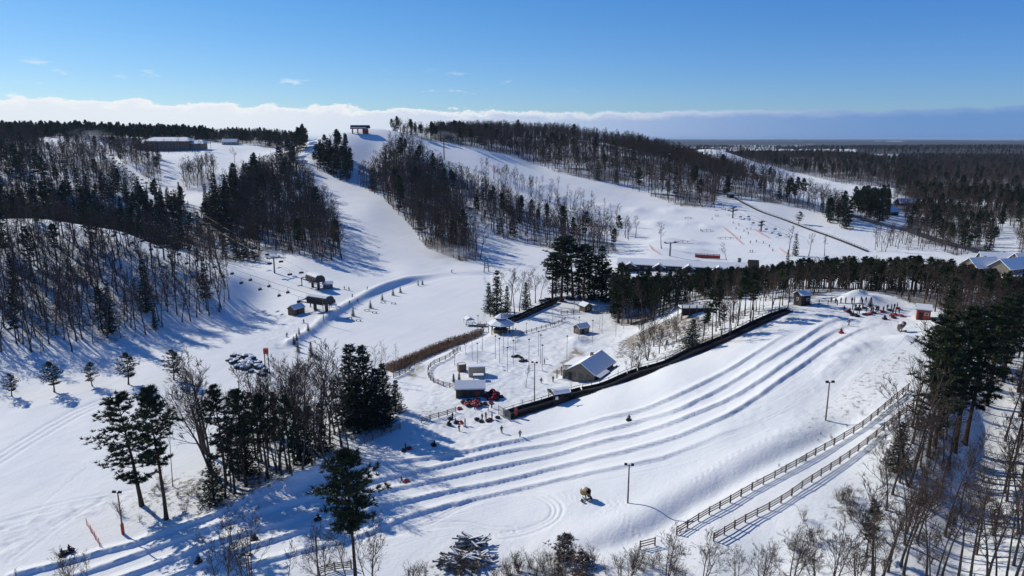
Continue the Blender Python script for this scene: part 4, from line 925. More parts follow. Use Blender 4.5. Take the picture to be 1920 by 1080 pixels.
M_ASPH = mat('asphalt_wet', (0.055, 0.055, 0.06), .6, noise=(.5, (.09, .09, .10)))
M_REED = mat('reed_dry', (0.36, 0.235, 0.135), .85, noise=(1.5, (.20, .12, .07)))
M_BLUE = mat('canvas_blue', (0.20, 0.30, 0.48), .7)

def heading(a, b):
    p, q = U(*a), U(*b); return math.atan2(q.y - p.y, q.x - p.x)
def depth(p): return p.y * cP - (p.z - CAM_Z) * sP
def part(root, name, mb, mats, smooth=False, label=None):
    o = mb.build(name, mats, root, smooth)
    if label: o['label'] = label
    return o
UNIT = {}
def stick(root, name, a, b, w, h, m):
    """a straight board or pole between two points, sharing one unit mesh per material"""
    key = (name, m.name)
    if key not in UNIT: UNIT[key] = MB().box((.5, 0, 0), (1, 1, 1)).mesh(name, m)
    a, b = Vector(a), Vector(b); d = b - a; L = d.length; x = d / L
    y = Vector((0, 0, 1)).cross(x); y = Vector((0, 1, 0)) if y.length < 1e-4 else y.normalized(); z = x.cross(y)
    o = link(name, UNIT[key], root)
    M3 = Matrix((x * L, y * w, z * h)).transposed().to_4x4(); M3.translation = a; o.matrix_local = M3
    return o
def gable(root, L, Wd, eave, ridge, wall_m, over=.35, snow=.22, roof_m=None, z0=-.6, plank=None):
    """gabled building: ridge along local x. walls, two roof slopes, snow lying on both"""
    w = MB(); hx, hy = L / 2, Wd / 2
    w.prism([(-hy, z0), (hy, z0), (hy, eave), (0, ridge), (-hy, eave)], -hx, hx, Matrix.Rotation(R(90), 4, 'Z'))
    part(root, 'wall', w, wall_m)
    sl = (ridge - eave) / hy
    for s in (-1, 1):
        ye = s * (hy + over); ze = eave - sl * over
        def slab(t0, t1, ext, m, nm, par):
            q = MB(); pr = [(0, ridge + t0), (ye * ext, (ridge + (ze - ridge) * ext) + t0), (ye * ext, (ridge + (ze - ridge) * ext) + t1), (0, ridge + t1)]
            if s < 0: pr = pr[::-1]
            q.prism(pr, -hx - over * ext, hx + over * ext, Matrix.Rotation(R(90), 4, 'Z') @ Matrix.Scale(-1, 4, (1, 0, 0)))
            return part(par, nm, q, m)
        r = slab(.01, .12, 1.0, roof_m or M_SHING, 'roof', root); slab(.125, .125 + snow, .985, M_SNOW, 'snow_cover', r)
def window(root, c, w, h, face, fm=M_WHITE, d=.06):
    """a framed window on a wall; face is the outward direction in local x,y"""
    rz = math.atan2(face[1], face[0]) - R(90); fx, fy = face
    f = MB()
    for sx in (-1, 1): f.box((sx * w / 2, 0, 0), (.08, d * 2, h + .08))
    for sz in (-1, 1): f.box((0, 0, sz * h / 2), (w - .08, d * 2, .08))
    fo = part(root, 'window', f, fm); fo.location = c; fo.rotation_euler = (0, 0, rz)
    g = MB().box((0, 0, 0), (w - .08, d, h - .08)).build('pane', M_GLASS, fo)
    return fo
def door(root, c, w, h, face, m=M_DWOOD):
    rz = math.atan2(face[1], face[0]) - R(90)
    o = part(root, 'door', MB().box((0, 0, h / 2), (w, .1, h)), m); o.location = c; o.rotation_euler = (0, 0, rz)
    MB().box((w * .36, .07, h * .48), (.12, .06, .06)).build('handle', M_STEEL, o)

# ------------------------------------------------------------------ chalet by the conveyor
hd = heading((1088, 712), (1134, 687)) 
c = U(1108, 703); ch = tag(empty('chalet', c, math.atan2(10.4, 6.5)), 'big stone and wood chalet with steep snowy roof below the conveyor', 'chalet')
gable(ch, 12.2, 7.6, 2.7, 5.0, M_STONE, .6)
q = MB().prism([(3.9, 2.25), (7.6, 1.75), (7.6, 1.90), (3.9, 2.55)], -6.3, 2.0, Matrix.Rotation(R(90), 4, 'Z')); sl = part(ch, 'lean_to_roof', q, M_SHING)
MB().prism([(3.9, 2.56), (7.62, 1.91), (7.62, 2.12), (3.9, 2.80)], -6.32, 2.02, Matrix.Rotation(R(90), 4, 'Z')).build('snow_cover', M_SNOW, sl)
for x in (-6.0, -3.4, -.8, 1.8): part(ch, 'post', MB().box((x - .0, 0, 0), (.2, .2, 2.6)), M_LOG).location = (0, 7.2, .75)
part(ch, 'porch_wall', MB().box((-4.0, 5.6, .7), (3.6, .15, 2.6)), M_BEIGE)
q = MB().prism([(-3.9, 2.45), (-5.6, 1.95), (-5.6, 2.08), (-3.9, 2.58)], .4, 6.4, Matrix.Rotation(R(90), 4, 'Z')); sl = part(ch, 'side_roof', q, M_SHING)
MB().prism([(-3.92, 2.60), (-5.62, 2.09), (-5.62, 2.28), (-3.92, 2.80)], .38, 6.42, Matrix.Rotation(R(90), 4, 'Z')).build('snow_cover', M_SNOW, sl)
part(ch, 'side_wall', MB().box((3.3, -5.0, .7), (5.6, .15, 2.6)), M_LOG)
for y in (-2.2, 0, 2.2): window(ch, (-6.13, y, 1.5), 1.1, 1.1, (-1, 0), M_LOG)
for x in (-4.5, -2.2): window(ch, (x, -3.83, 1.5), 1.2, 1.0, (0, -1), M_LOG)
door(ch, (-.6, -3.84, 0), 1.1, 2.1, (0, -1)); door(ch, (-6.14, 3.2, 0), 1.0, 2.0, (-1, 0))
part(ch, 'chimney', MB().box((2.2, .9, 4.9), (.7, .7, 1.5)), M_STONE)

# ------------------------------------------------------------------ green tube shed, beige box, small huts
c = U(882, 739); sh = tag(empty('tube_shed', c, R(2)), 'dark green shed with deep snow on its roof beside the piled tubes', 'shed')
gable(sh, 7.2, 4.6, 2.2, 3.4, M_GREEN, .3, .3)
part(sh, 'sign_panel', MB().box((1.9, -2.36, .9), (1.3, .08, 1.1)), M_RED, label='red panel on the front wall'); door(sh, (-1.6, -2.33, 0), 1.2, 2.0, (0, -1))
window(sh, (.1, -2.33, 1.3), 1.0, .7, (0, -1), M_GREEN)
c = U(894, 703); bx = tag(empty('storage_box', c, R(6)), 'pale beige flat-roofed storage cabin with snow on top', 'cabin')
part(bx, 'wall', MB().box((0, 0, .9), (4.6, 2.6, 3.4)), M_BEIGE); part(bx, 'snow_cover', MB().prism([(-1.35, 2.62), (1.35, 2.62), (1.25, 2.84), (-1.25, 2.86)], -2.33, 2.33, Matrix.Rotation(R(90), 4, 'Z')), M_SNOW)
for k in range(6): part(bx, 'panel_rib', MB().box((-1.9 + k * .76, -1.31, 1.2), (.06, .05, 2.3)), M_BEIGE)
c = U(866, 696); cr2 = tag(empty('timber_crate', c, R(20)), 'weathered upright timber crate beside the beige cabin', 'crate')
for k in range(7): part(cr2, 'plank', MB().box((-.9 + k * .3, -.92, 1.0), (.26, .08, 2.6)), M_WOOD); part(cr2, 'plank', MB().box((-.9 + k * .3, .92, 1.0), (.26, .08, 2.6)), M_WOOD)
part(cr2, 'side_wall', MB().box((-1.05, 0, 1.0), (.08, 1.76, 2.5)).box((1.05, 0, 1.0), (.08, 1.76, 2.5)), M_WOOD); part(cr2, 'snow_cover', MB().box((0, 0, 2.1), (1.9, 1.6, .25)), M_SNOW)
c = U(897, 712); ks = tag(empty('snow_table', c, R(4)), 'low counter under a snowy board just behind the green shed', 'counter')
part(ks, 'top', MB().box((0, 0, 1.35), (2.9, 1.6, .1)), M_WOOD); part(ks, 'snow_cover', MB().box((0, 0, 1.51), (2.86, 1.56, .2)), M_SNOW)
for x in (-1.3, 1.3):
    for y in (-.6, .6): part(ks, 'leg', MB().box((x, y, .4), (.12, .12, 1.8)), M_WOOD)
def hut(name, px, py, L, Wd, ev, rg_, rz, wm, label, cat, win=1):
    t = tag(empty(name, U(px, py), rz), label, cat); gable(t, L, Wd, ev, rg_, wm, .3, .22)
    door(t, (-L * .2, -Wd / 2 - .03, 0), .9, 1.9, (0, -1), M_DWOOD)
    if win: window(t, (L * .22, -Wd / 2 - .03, ev * .6), .8, .7, (0, -1)); window(t, (-L / 2 - .03, 0, ev * .6), .8, .7, (-1, 0))
    return t
hut('warming_hut', 1090, 624, 4.2, 3.2, 2.1, 3.1, R(35), M_WOOD, 'pale wooden hut with snowy gable roof in the village clearing', 'hut')
hut('log_cabin', 1098, 583, 3.6, 3.4, 2.2, 3.2, R(120), M_LOG, 'brown log cabin with white roof at the village edge', 'cabin')
hut('lift_shed', 556, 588, 5.2, 3.4, 2.3, 3.5, R(62), M_LOG, 'small brown shed with pale door beside the lower lift station', 'shed', 0)
h_ = hut('red_hut', 1730, 597, 3.0, 3.4, 2.6, 3.5, R(-28), M_RED, 'bright red hut with snowy roof at the top of the tubing hill', 'hut')
h_ = hut('lift_hut', 1503, 571, 3.0, 3.2, 3.0, 3.8, R(15), M_DWOOD, 'dark hut with snowy roof at the head of the tubing conveyor', 'hut')

# ------------------------------------------------------------------ gazebo, dock, boardwalk
c = U(1012 - 75, 617); c = U(939, 622)
gz = tag(empty('gazebo', c), 'round two-tiered snowy gazebo on posts beside the frozen pond', 'gazebo')
def cone8(r0, z0, r1, z1): return [(r0, z0), (r1, z1)]
for nm, m, pr in (('lower_roof', M_SHING, [(4.8, 2.75), (4.8, 2.9), (1.9, 4.25), (1.9, 4.1), (4.8, 2.75)]), ('upper_wall', M_DWOOD, [(1.75, 4.1), (1.75, 5.0)]), ('upper_roof', M_SHING, [(2.35, 4.85), (2.35, 5.0), (.05, 6.35)]), ('counter_wall', M_LOG, [(2.6, -.5), (2.6, 1.1)])):
    o = part(gz, nm, MB().lathe(pr, 8), m)
    if nm == 'lower_roof': MB().lathe([(4.7, 2.96), (4.7, 3.15), (1.8, 4.5), (1.8, 4.32)], 8).build('snow_cover', M_SNOW, o)
    if nm == 'upper_roof': MB().lathe([(2.28, 5.06), (2.28, 5.24), (.02, 6.6)], 8).build('snow_cover', M_SNOW, o)
for k in range(8):
    a = 2 * math.pi * k / 8; part(gz, 'post', MB().box((4.2 * math.cos(a), 4.2 * math.sin(a), 1.15), (.22, .22, 3.2), a), M_DWOOD)
a, b = U(912, 612), U(874, 610)
dk = tag(empty('dock', (a + b) / 2, math.atan2((b - a).y, (b - a).x)), 'snowy wooden dock reaching onto the frozen pond beside the gazebo', 'dock'); L = (b - a).length
for k in range(14): part(dk, 'plank', MB().box((-L / 2 + (k + .5) * L / 14, 0, .55), (L / 14 - .05, 2.4, .08)), M_WOOD)
for k in range(4):
    for s in (-1, 1): part(dk, 'post', MB().box((-L / 2 + .4 + k * (L - .8) / 3, s * 1.15, .5), (.16, .16, 2.2)), M_WOOD)
part(dk, 'snow_cover', MB().box((L / 2 - 2.2, 0, .68), (4.0, 2.2, .18)), M_SNOW)
c = U(879, 606); pv = tag(empty('canopy', c, .4), 'low blue canopy heaped with snow at the end of the dock', 'canopy')
part(pv, 'roof', MB().prism([(-1.6, 1.6), (0, 2.3), (1.6, 1.6), (1.6, 1.5), (-1.6, 1.5)], -1.8, 1.8), M_BLUE); part(pv, 'snow_cover', MB().prism([(-1.5, 1.66), (0, 2.34), (1.5, 1.66), (1.45, 1.86), (0, 2.56), (-1.45, 1.86)], -1.6, 1.7), M_SNOW)
for x in (-1.4, 1.4):
    for y in (-1.6, 1.6): part(pv, 'leg', MB().box((x, y, .7), (.1, .1, 1.8)), M_STEEL)
def resample(pts, step):
    out = [pts[0].copy()]; acc = 0.0
    for a, b in zip(pts[:-1], pts[1:]):
        L = (b - a).length; t = step - acc
        while t <= L: out.append(a.lerp(b, t / L)); t += step
        acc = (acc + L) % step
    return out
bp = [U(*p) for p in ((958,604),(985,593),(1010,581),(1034,571),(1040,566))]
rs_ = resample([Vector((p.x, p.y, p.z + .25)) for p in bp], 2.0)
bw = tag(empty('boardwalk', rs_[0]), 'long dark wooden boardwalk with solid sides running behind the gazebo', 'boardwalk')
o0 = rs_[0]
for a, b in zip(rs_[:-1], rs_[1:]):
    d = (b - a).normalized(); n = Vector((-d.y, d.x, 0)); la, lb = a - o0, b - o0
    stick(bw, 'deck', la, lb - d * .03, 2.6, .12, M_DWOOD)
    for s in (-1, 1):
        stick(bw, 'side_panel', la + n * 1.35 * s + Vector((0, 0, .55)), lb + n * 1.35 * s - d * .05 + Vector((0, 0, .55)), .08, .95, M_DWOOD)
        stick(bw, 'post', la + n * 1.42 * s + Vector((0, 0, -.6)), la + n * 1.42 * s + Vector((0, 0, 1.2)), .14, .14, M_DWOOD)

# ------------------------------------------------------------------ lookout deck on the slope
c = U(1302, 584); ld = tag(empty('lookout_deck', c, R(4)), 'timber lookout deck heaped with snow on the scrubby slope', 'deck')
part(ld, 'platform', MB().box((0, 0, 1.3), (9.5, 4.2, .3)), M_DWOOD); part(ld, 'snow_cover', MB().box((0, 0, 1.62), (9.2, 3.9, .32)), M_SNOW)
for x in (-4.5, -2.2, 0, 2.2, 4.5):
    for y in (-1.9, 1.9): part(ld, 'post', MB().box((x, y, .2), (.25, .25, 4.6)), M_LOG)
for y in (-1.9, 1.9):
    for z in (2.0, 2.45): part(ld, 'rail', MB().box((0, y + .16, z), (9.4, .07, .12)), M_LOG)
part(ld, 'skirt', MB().box((0, -1.75, 0.2), (9.2, .1, 2.0)), M_DWOOD)

# ------------------------------------------------------------------ long lodge, red barrier, houses, apartment block
a, b = U(1160, 507), U(1398, 509); L = (b - a).length; c = (a + b) / 2
lg = tag(empty('ski_lodge', c, math.atan2((b - a).y, (b - a).x)), 'long low lodge with white roof and small front gables behind the wood', 'lodge')
gable(lg, L, 9.5, 3.0, 4.9, M_DWOOD, .6, .3)
for f in (-.40, -.17, .06, .29):
    q = MB().prism([(-2.6, 2.6), (2.6, 2.6), (0, 3.9)], -7.0, -2.0); part(lg, 'front_gable', q, M_DWOOD).location = (f * L, 0, 0)
    for s in (-1, 1): part(lg, 'gable_roof', MB().prism([(0, 3.95), (s * 3.1, 2.2), (s * 3.1, 2.5), (0, 4.25)], -7.3, -1.6), M_SNOW).location = (f * L, 0, 0)
for k in range(16): window(lg, (-L / 2 + 2.5 + k * (L - 5) / 15, -4.79, 1.6), 1.6, 1.3, (0, -1), M_LOG)
part(lg, 'chimney', MB().box((L * .45, 2, 5.8), (1.4, 1.4, 2.4)), M_STONE)
part(lg, 'dark_gable', MB().prism([(-5, 0), (5, 0), (5, 3.4), (0, 6.8), (-5, 3.4)], L / 2 + .7, L / 2 + 5.5, Matrix.Rotation(R(-90), 4, 'Z')), M_DWOOD)
a, b = U(1303, 482), U(1350, 486); L = (b - a).length
rb = tag(empty('timber_barrier', (a + b) / 2, math.atan2((b - a).y, (b - a).x)), 'long red barrier with a slatted top behind the lodge roof', 'barrier')
part(rb, 'red_panel', MB().box((0, -.5, .9), (L, .15, 1.8)), M_RED)
for k in range(12): part(rb, 'slat', MB().box((-L / 2 + (k + .5) * L / 12, .15, 2.1), (L / 12 - .12, 1.3, .12)), M_RWOOD)
for k in range(5): part(rb, 'post', MB().box((-L / 2 + .3 + k * (L - .6) / 4, .65, .9), (.2, .2, 2.4)), M_WOOD)
for px, py, Ls, rz, lb in ((1838, 508, 13, .2, 'snow-roofed house nearest the wood on the right'), (1868, 498, 14, -.3, 'snow-roofed house between two others beside the road'), (1893, 510, 15, .4, 'snow-roofed house with a wide gable at the right edge'), (1930, 500, 14, 0, 'snow-roofed house cut by the right edge'), (1905, 375, 16, .1, 'distant pale house among trees at the right edge'), (1700, 385, 18, .1, 'dark low building beyond the conifer knot'), (1270 + 395, 402, 12, .5, 'small snow-roofed building behind the conifer knot')):
    t = tag(empty('house', U(px, py), rz), lb, 'house'); gable(t, Ls, 9, 2.6, 6.0, M_STONE if px > 1800 else M_DWOOD, .7, .3)
    for x in (-.3, 0, .3): window(t, (x * Ls, -4.53, 1.4), 1.3, 1.1, (0, -1))
    door(t, (.15 * Ls, -4.53, 0), 1, 2, (0, -1)); part(t, 'chimney', MB().box((.2 * Ls, 1.2, 5.6), (.8, .8, 2)), M_STONE)
a, b = U(252, 281), U(392, 281); L = (b - a).length * .95
ap = tag(empty('apartment_block', (a + b) / 2, math.atan2((b - a).y, (b - a).x)), 'long three-storey apartment block with snowy hip roof far left on the plateau', 'apartments')
part(ap, 'wall', MB().box((0, 0, 4.2), (L * .62, 14, 10)), M_LOG); part(ap, 'wing', MB().box((L * .38, 2, 3.2), (L * .13, 12, 7)).box((-L * .38, 2, 3.2), (L * .13, 12, 7)), M_STONE)
def hip(root, cx, cy, lx, ly, z, h, nm='roof'):
    i = ly / 2 - .5; v = [(cx-lx/2,cy-ly/2,z),(cx+lx/2,cy-ly/2,z),(cx+lx/2,cy+ly/2,z),(cx-lx/2,cy+ly/2,z),(cx-lx/2+i,cy,z+h),(cx+lx/2-i,cy,z+h)]
    part(root, nm, MB().add(v, ((0,1,5,4),(1,2,5),(2,3,4,5),(3,0,4),(3,2,1,0))), M_SNOW)
hip(ap, 0, 0, L * .66, 17, 9.25, 4.2); hip(ap, L * .40, 2, L * .2, 14, 6.75, 4, 'wing_roof'); hip(ap, -L * .40, 2, L * .2, 14, 6.75, 4, 'wing_roof')
for fl in range(3):
    for k in range(14): window(ap, (-L * .29 + k * L * .58 / 13, -7.04, 1.3 + fl * 2.9), 2.0, 1.7, (0, -1))
t = tag(empty('house', U(432, 271), .1), 'small pale house on the plateau right of the apartment block', 'house'); gable(t, 16, 9, 3, 6, M_BEIGE, .6, .3)
for x in (-5, 0, 5): window(t, (x, -4.53, 1.5), 1.6, 1.3, (0, -1))

# ------------------------------------------------------------------ road and long conveyor line on the right
def ribbon(name, pix, w, mt, lift=.06, step=4.0, kind='structure', thick=0.0):
    pts = resample(spath(pix), step); mb = MB(); vs = []
    for i, p in enumerate(pts):
        d = (pts[min(i+1, len(pts)-1)] - pts[max(i-1, 0)]).normalized(); n = Vector((-d.y, d.x, 0)).normalized() * w / 2
        zz = max(float(H((p + n * s).x, (p + n * s).y)) for s in (-1, -.5, 0, .5, 1)) + lift
        for s in (-1, 1): vs.append((p.x + n.x * s, p.y + n.y * s, zz))
    mb.add(vs, [(2*i, 2*i+1, 2*i+3, 2*i+2) for i in range(len(pts) - 1)])
    o = mb.build(name, mt)
    return tag(o, kind=kind)
ribbon('road', [(1585,402),(1640,418),(1700,432),(1760,452),(1830,470),(1900,488),(1990,512)], 9, M_ASPH, .12)
lc = resample([Vector((p.x, p.y, p.z + .5)) for p in spath([(1373,370),(1420,395),(1470,413),(1520,432),(1570,450),(1630,474)])], 4.0); o0 = lc[0]
cv = tag(empty('conveyor_lift', o0), 'long thin conveyor lift line crossing the meadow on the right', 'conveyor')
for a, b in zip(lc[:-1], lc[1:]):
    d = (b - a).normalized(); n = Vector((-d.y, d.x, 0)); stick(cv, 'belt', a - o0, b - o0, 1.4, .3, M_DARK)
    stick(cv, 'rail', a - o0 + n * .9 + Vector((0,0,.7)), b - o0 + n * .9 + Vector((0,0,.7)), .12, .12, M_WOOD); stick(cv, 'post', a - o0 + n * .9 - Vector((0,0,.8)), a - o0 + n * .9 + Vector((0,0,.8)), .14, .14, M_WOOD)
hut('conveyor_hut', 1369, 370, 4, 4, 2.6, 3.8, .3, M_DWOOD, 'small dark hut at the top of the long meadow conveyor', 'hut', 0)

# ------------------------------------------------------------------ tubing conveyor with its boards and railing
cpts = resample([Vector((p.x, p.y, p.z)) for p in spath([(950,783),(985,773),(1030,759),(1080,743),(1130,727),(1190,707),(1250,684),(1300,664),(1370,634),(1430,606),(1475,586),(1492,579)], 8)], 2.6); o0 = cpts[0]
tc_ = tag(empty('tubing_conveyor', o0), 'long dark boarded conveyor climbing the edge of the tubing hill', 'conveyor')
zz = [float(H(p.x, p.y)) for p in cpts]; zz = [sum(zz[max(0, i-3):i+4]) / len(zz[max(0, i-3):i+4]) for i in range(len(zz))]
cpts = [Vector((p.x, p.y, z)) for p, z in zip(cpts, zz)]
for i, (a, b) in enumerate(zip(cpts[:-1], cpts[1:])):
    d = (b - a).normalized(); n = Vector((-d.y, d.x, 0)).normalized(); la, lb = a - o0, b - o0; up = Vector((0, 0, 1))
    stick(tc_, 'belt', la + up * .75, lb + up * .75, 1.5, .12, M_RUB)
    stick(tc_, 'side_panel', la - n * .95 + up * .45, lb - n * .95 + up * .45 - d * .04, .10, 1.25, M_DWOOD); stick(tc_, 'side_panel', la + n * .95 + up * .65, lb + n * .95 + up * .65 - d * .04, .10, 1.5, M_DWOOD)
    stick(tc_, 'kick_board', la - n * 1.7 + up * .12, lb - n * 1.7 + up * .12, .1, .45, M_DWOOD)
    stick(tc_, 'rail', la + n * 1.15 + up * 1.85, lb + n * 1.15 + up * 1.85, .09, .09, M_DWOOD)
    stick(tc_, 'post', la + n * 1.15 - up * .5, la + n * 1.15 + up * (2.6 if i % 5 == 2 else 1.95), .12, .12, M_DWOOD)
# lower shelter, gate, red banner
k = 5; a = cpts[k]; d = (cpts[k+2] - a).normalized()
sp_ = tag(empty('conveyor_shelter', a + d * 1.5, math.atan2(d.y, d.x)), 'small shelter with snowy rounded roof straddling the lower end of the conveyor', 'shelter')
for x in (-1.9, 1.9):
    for y in (-1.5, 1.5): part(sp_, 'post', MB().box((x, y, 1.1), (.18, .18, 3.4)), M_DWOOD)
arc = [(1.9 * math.cos(t), 2.55 + .75 * math.sin(t)) for t in [math.pi * i / 8 for i in range(9)]]
part(sp_, 'roof', MB().prism([(x, z) for x, z in arc] + [(-1.9, 2.4), (1.9, 2.4)], -2.2, 2.2, Matrix.Rotation(R(90), 4, 'Z')), M_SHING)
part(sp_, 'snow_cover', MB().prism([(x * 1.02, z + .03) for x, z in arc] + [(x * 1.02, z + .28) for x, z in arc[::-1]], -2.15, 2.15, Matrix.Rotation(R(90), 4, 'Z')), M_SNOW)
part(sp_, 'side_board', MB().box((0, -1.65, .7), (3.6, .1, 1.7)), M_DWOOD); part(sp_, 'control_box', MB().box((-1.3, -1.78, 1.6), (.7, .14, .8)), M_WHITE)
d = (cpts[2] - cpts[0]).normalized(); n = Vector((-d.y, d.x, 0))
for q, (off, lb) in enumerate(((1.6, 'upright steel gate panel at the far side of the conveyor entrance'), (-1.2, 'upright steel gate panel nearest the camera at the conveyor entrance'))):
    g0 = cpts[0] - d * (.6 + 0 * q) + n * off; gt = tag(empty('gate_panel', (g0.x, g0.y, float(H(g0.x, g0.y))), math.atan2(n.y, n.x)), lb, 'gate')
    f = MB()
    for x in (-1.1, 1.1): f.box((x, 0, 1.1), (.08, .08, 2.6))
    for z in (.3, 2.3): f.box((0, 0, z), (2.1, .07, .07))
    part(gt, 'frame', f, M_STEEL)
    for x in range(9): part(gt, 'bar', MB().box((-.88 + x * .22, 0, 1.3), (.04, .04, 1.9)), M_STEEL)
b0 = cpts[0] - n * 1.3 + d * 1.4
bn = tag(empty('banner', (b0.x, b0.y, float(H(b0.x, b0.y)) - .1), math.atan2(d.y, d.x)), 'tall red feather banner at the conveyor entrance', 'banner')
part(bn, 'pole', MB().tube([(0,0,0),(0,0,2.9)], .04), M_STEEL); part(bn, 'cloth', MB().prism([(.05,.5),(.75,.6),(.8,2.4),(.4,2.85),(.05,2.85)], -.02, .02), M_RED)

# ------------------------------------------------------------------ rail fences
def rail_fence(pix, label, rails=(.45, .85, 1.25), bay=2.4, ph=1.45, m=M_RWOOD, w=.11, group=None):
    pts = resample(spath(pix), bay); o0 = Vector((pts[0].x, pts[0].y, float(H(pts[0].x, pts[0].y))))
    pts = [Vector((p.x, p.y, float(H(p.x, p.y)))) for p in pts]
    t = tag(empty('rail_fence', o0), label, 'fence', group)
    for i, p in enumerate(pts):
        stick(t, 'post', p - o0 - Vector((0, 0, .5)), p - o0 + Vector((rnd.gauss(0,.02), rnd.gauss(0,.02), ph)), w * 1.5, w * 1.5, m)
        if i: 
            for z in rails: stick(t, 'rail', pts[i-1] - o0 + Vector((0,0,z + rnd.gauss(0,.015))), p - o0 + Vector((0,0,z + rnd.gauss(0,.015))), .07, w * 1.25, m)
    return t
rail_fence([(1268,1003),(1330,965),(1400,925),(1480,882),(1560,837),(1630,792),(1705,730)], 'long reddish three-rail fence nearer the tubing slope')
rail_fence([(1338,1015),(1400,978),(1470,940),(1560,880),(1640,822),(1720,762)], 'second long reddish rail fence lower on the bank beneath the trees')
rail_fence([(790,793),(825,783),(856,773)], 'straight rail fence above the tube riders, by the grove', m=M_WOOD)
rail_fence([(683,832),(715,818),(755,803)], 'low rail fence half in the shade of the black spruces', m=M_WOOD)
rail_fence([(856,730),(825,722),(806,712),(803,695),(815,683),(840,672),(868,655)], 'curved grey rail fence round the back of the green shed', m=M_WOOD)
rail_fence([(770,690),(800,672),(840,655),(880,640),(905,628)], 'straight rail fence between the reeds and the curved fence', m=M_WOOD, rails=(.6, 1.1))
rail_fence([(1520,573),(1545,571),(1570,572)], 'dark rail fence beside the hut at the top of the tubing hill', m=M_DWOOD)
rail_fence([(598,1078),(625,1070),(660,1066)], 'short weathered rail fence at the bottom edge by the pole', m=M_WOOD, rails=(.3, .6, .9, 1.2))
rail_fence([(1200,1030),(1235,1022),(1255,1028)], 'broken grey rail fence at the bottom near the shrubs', m=M_WOOD)
rail_fence([(738,709),(765,697),(770,690)], 'short slatted fence where the reeds end', m=M_WOOD, rails=(.3,.6,.9,1.2))
rail_fence([(960,633),(1000,622),(1040,610),(1062,600)], 'low rail fence enclosing the rink behind the lamp posts', m=M_WOOD, rails=(.6, 1.0))
rail_fence([(1052,590),(1078,588),(1095,588)], 'short dark rail fence left of the log cabin', m=M_DWOOD)
rail_fence([(1110,588),(1130,587),(1150,586)], 'short rail fence right of the log cabin', m=M_WOOD)
# ------------------------------------------------------------------ people
JN = ['pelvis','spine','chest','neck','head','crown','shl','ell','wrl','hal','shr','elr','wrr','har','hil','knl','anl','tol','hir','knr','anr','tor','nose']
JE = [(0,1),(1,2),(2,3),(3,4),(4,5),(2,6),(6,7),(7,8),(8,9),(2,10),(10,11),(11,12),(12,13),(0,14),(14,15),(15,16),(16,17),(0,18),(18,19),(19,20),(20,21),(4,22)]
JR = [.155,.155,.17,.07,.095,.075,.095,.075,.058,.055,.095,.075,.058,.055,.115,.09,.075,.055,.115,.09,.075,.055,.022]
STAND = [(0,0,.95),(0,0,1.14),(0,0,1.34),(0,0,1.50),(0,-.015,1.61),(0,-.01,1.70),(.20,0,1.41),(.27,.03,1.15),(.27,-.06,.92),(.27,-.09,.84),(-.20,0,1.41),(-.27,.03,1.15),(-.27,-.06,.92),(-.27,-.09,.84),
         (.10,0,.88),(.12,-.02,.48),(.13,.02,.09),(.14,-.16,.05),(-.10,0,.88),(-.12,-.02,.48),(-.13,.02,.09),(-.14,-.16,.05),(0,-.115,1.60)]
def pose(**k):
    p = [Vector(v) for v in STAND]
    for n, v in k.items(): p[JN.index(n)] = Vector(v)
    return p
POSES = {
 'stand': pose(),
 'reach': pose(ell=(.32,-.15,1.18), wrl=(.22,-.36,1.12), hal=(.18,-.43,1.12), elr=(-.30,.06,1.16), wrr=(-.24,-.12,.98), har=(-.22,-.18,.92)),
 'walk': pose(knl=(.12,-.22,.52), anl=(.12,-.26,.10), tol=(.12,-.42,.07), knr=(-.12,.10,.50), anr=(-.12,.36,.14), tor=(-.12,.24,.05), ell=(.28,.14,1.17), wrl=(.26,.20,.94), hal=(.26,.20,.86), elr=(-.28,-.1,1.16), wrr=(-.26,-.28,1.0), har=(-.26,-.34,.95)),
 'sit': [Vector(v) for v in [(0,.1,.42),(0,.17,.60),(0,.18,.80),(0,.15,.96),(0,.12,1.07),(0,.12,1.16),(.20,.18,.87),(.30,.08,.64),(.34,-.10,.52),(.34,-.17,.50),(-.20,.18,.87),(-.30,.08,.64),(-.34,-.10,.52),(-.34,-.17,.50),
         (.11,.04,.40),(.17,-.40,.52),(.17,-.72,.30),(.17,-.82,.40),(-.11,.04,.40),(-.17,-.40,.52),(-.17,-.72,.30),(-.17,-.82,.40),(0,.02,1.06)]],
 'ski': pose(pelvis=(0,.08,.82), spine=(0,.02,1.0), chest=(0,-.08,1.18), neck=(0,-.14,1.33), head=(0,-.18,1.43), crown=(0,-.18,1.52), nose=(0,-.285,1.42), shl=(.2,-.1,1.24), ell=(.32,-.1,1.0), wrl=(.32,-.34,.93), hal=(.32,-.40,.93), shr=(-.2,-.1,1.24), elr=(-.32,-.1,1.0), wrr=(-.32,-.34,.93), har=(-.32,-.40,.93),
         hil=(.1,.06,.78), knl=(.12,-.12,.45), hir=(-.1,.06,.78), knr=(-.12,-.12,.45)),
}
def cloth(name, c): return mat(name, c, .85, noise=(6.0, tuple(x * .7 for x in c)))
M_SKIN = mat('skin', (.50, .31, .23), .6)
JACK = [cloth('jacket_black', (.02,.02,.023)), cloth('jacket_navy', (.022,.03,.065)), cloth('jacket_grey', (.10,.10,.11)), cloth('jacket_red', (.34,.03,.03)), cloth('jacket_teal', (.03,.14,.16)), cloth('jacket_brown', (.12,.075,.05)), cloth('jacket_orange', (.5,.14,.03))]
TROU = [cloth('trousers_black', (.018,.018,.02)), cloth('trousers_grey', (.06,.06,.065)), cloth('trousers_navy', (.02,.025,.05))]
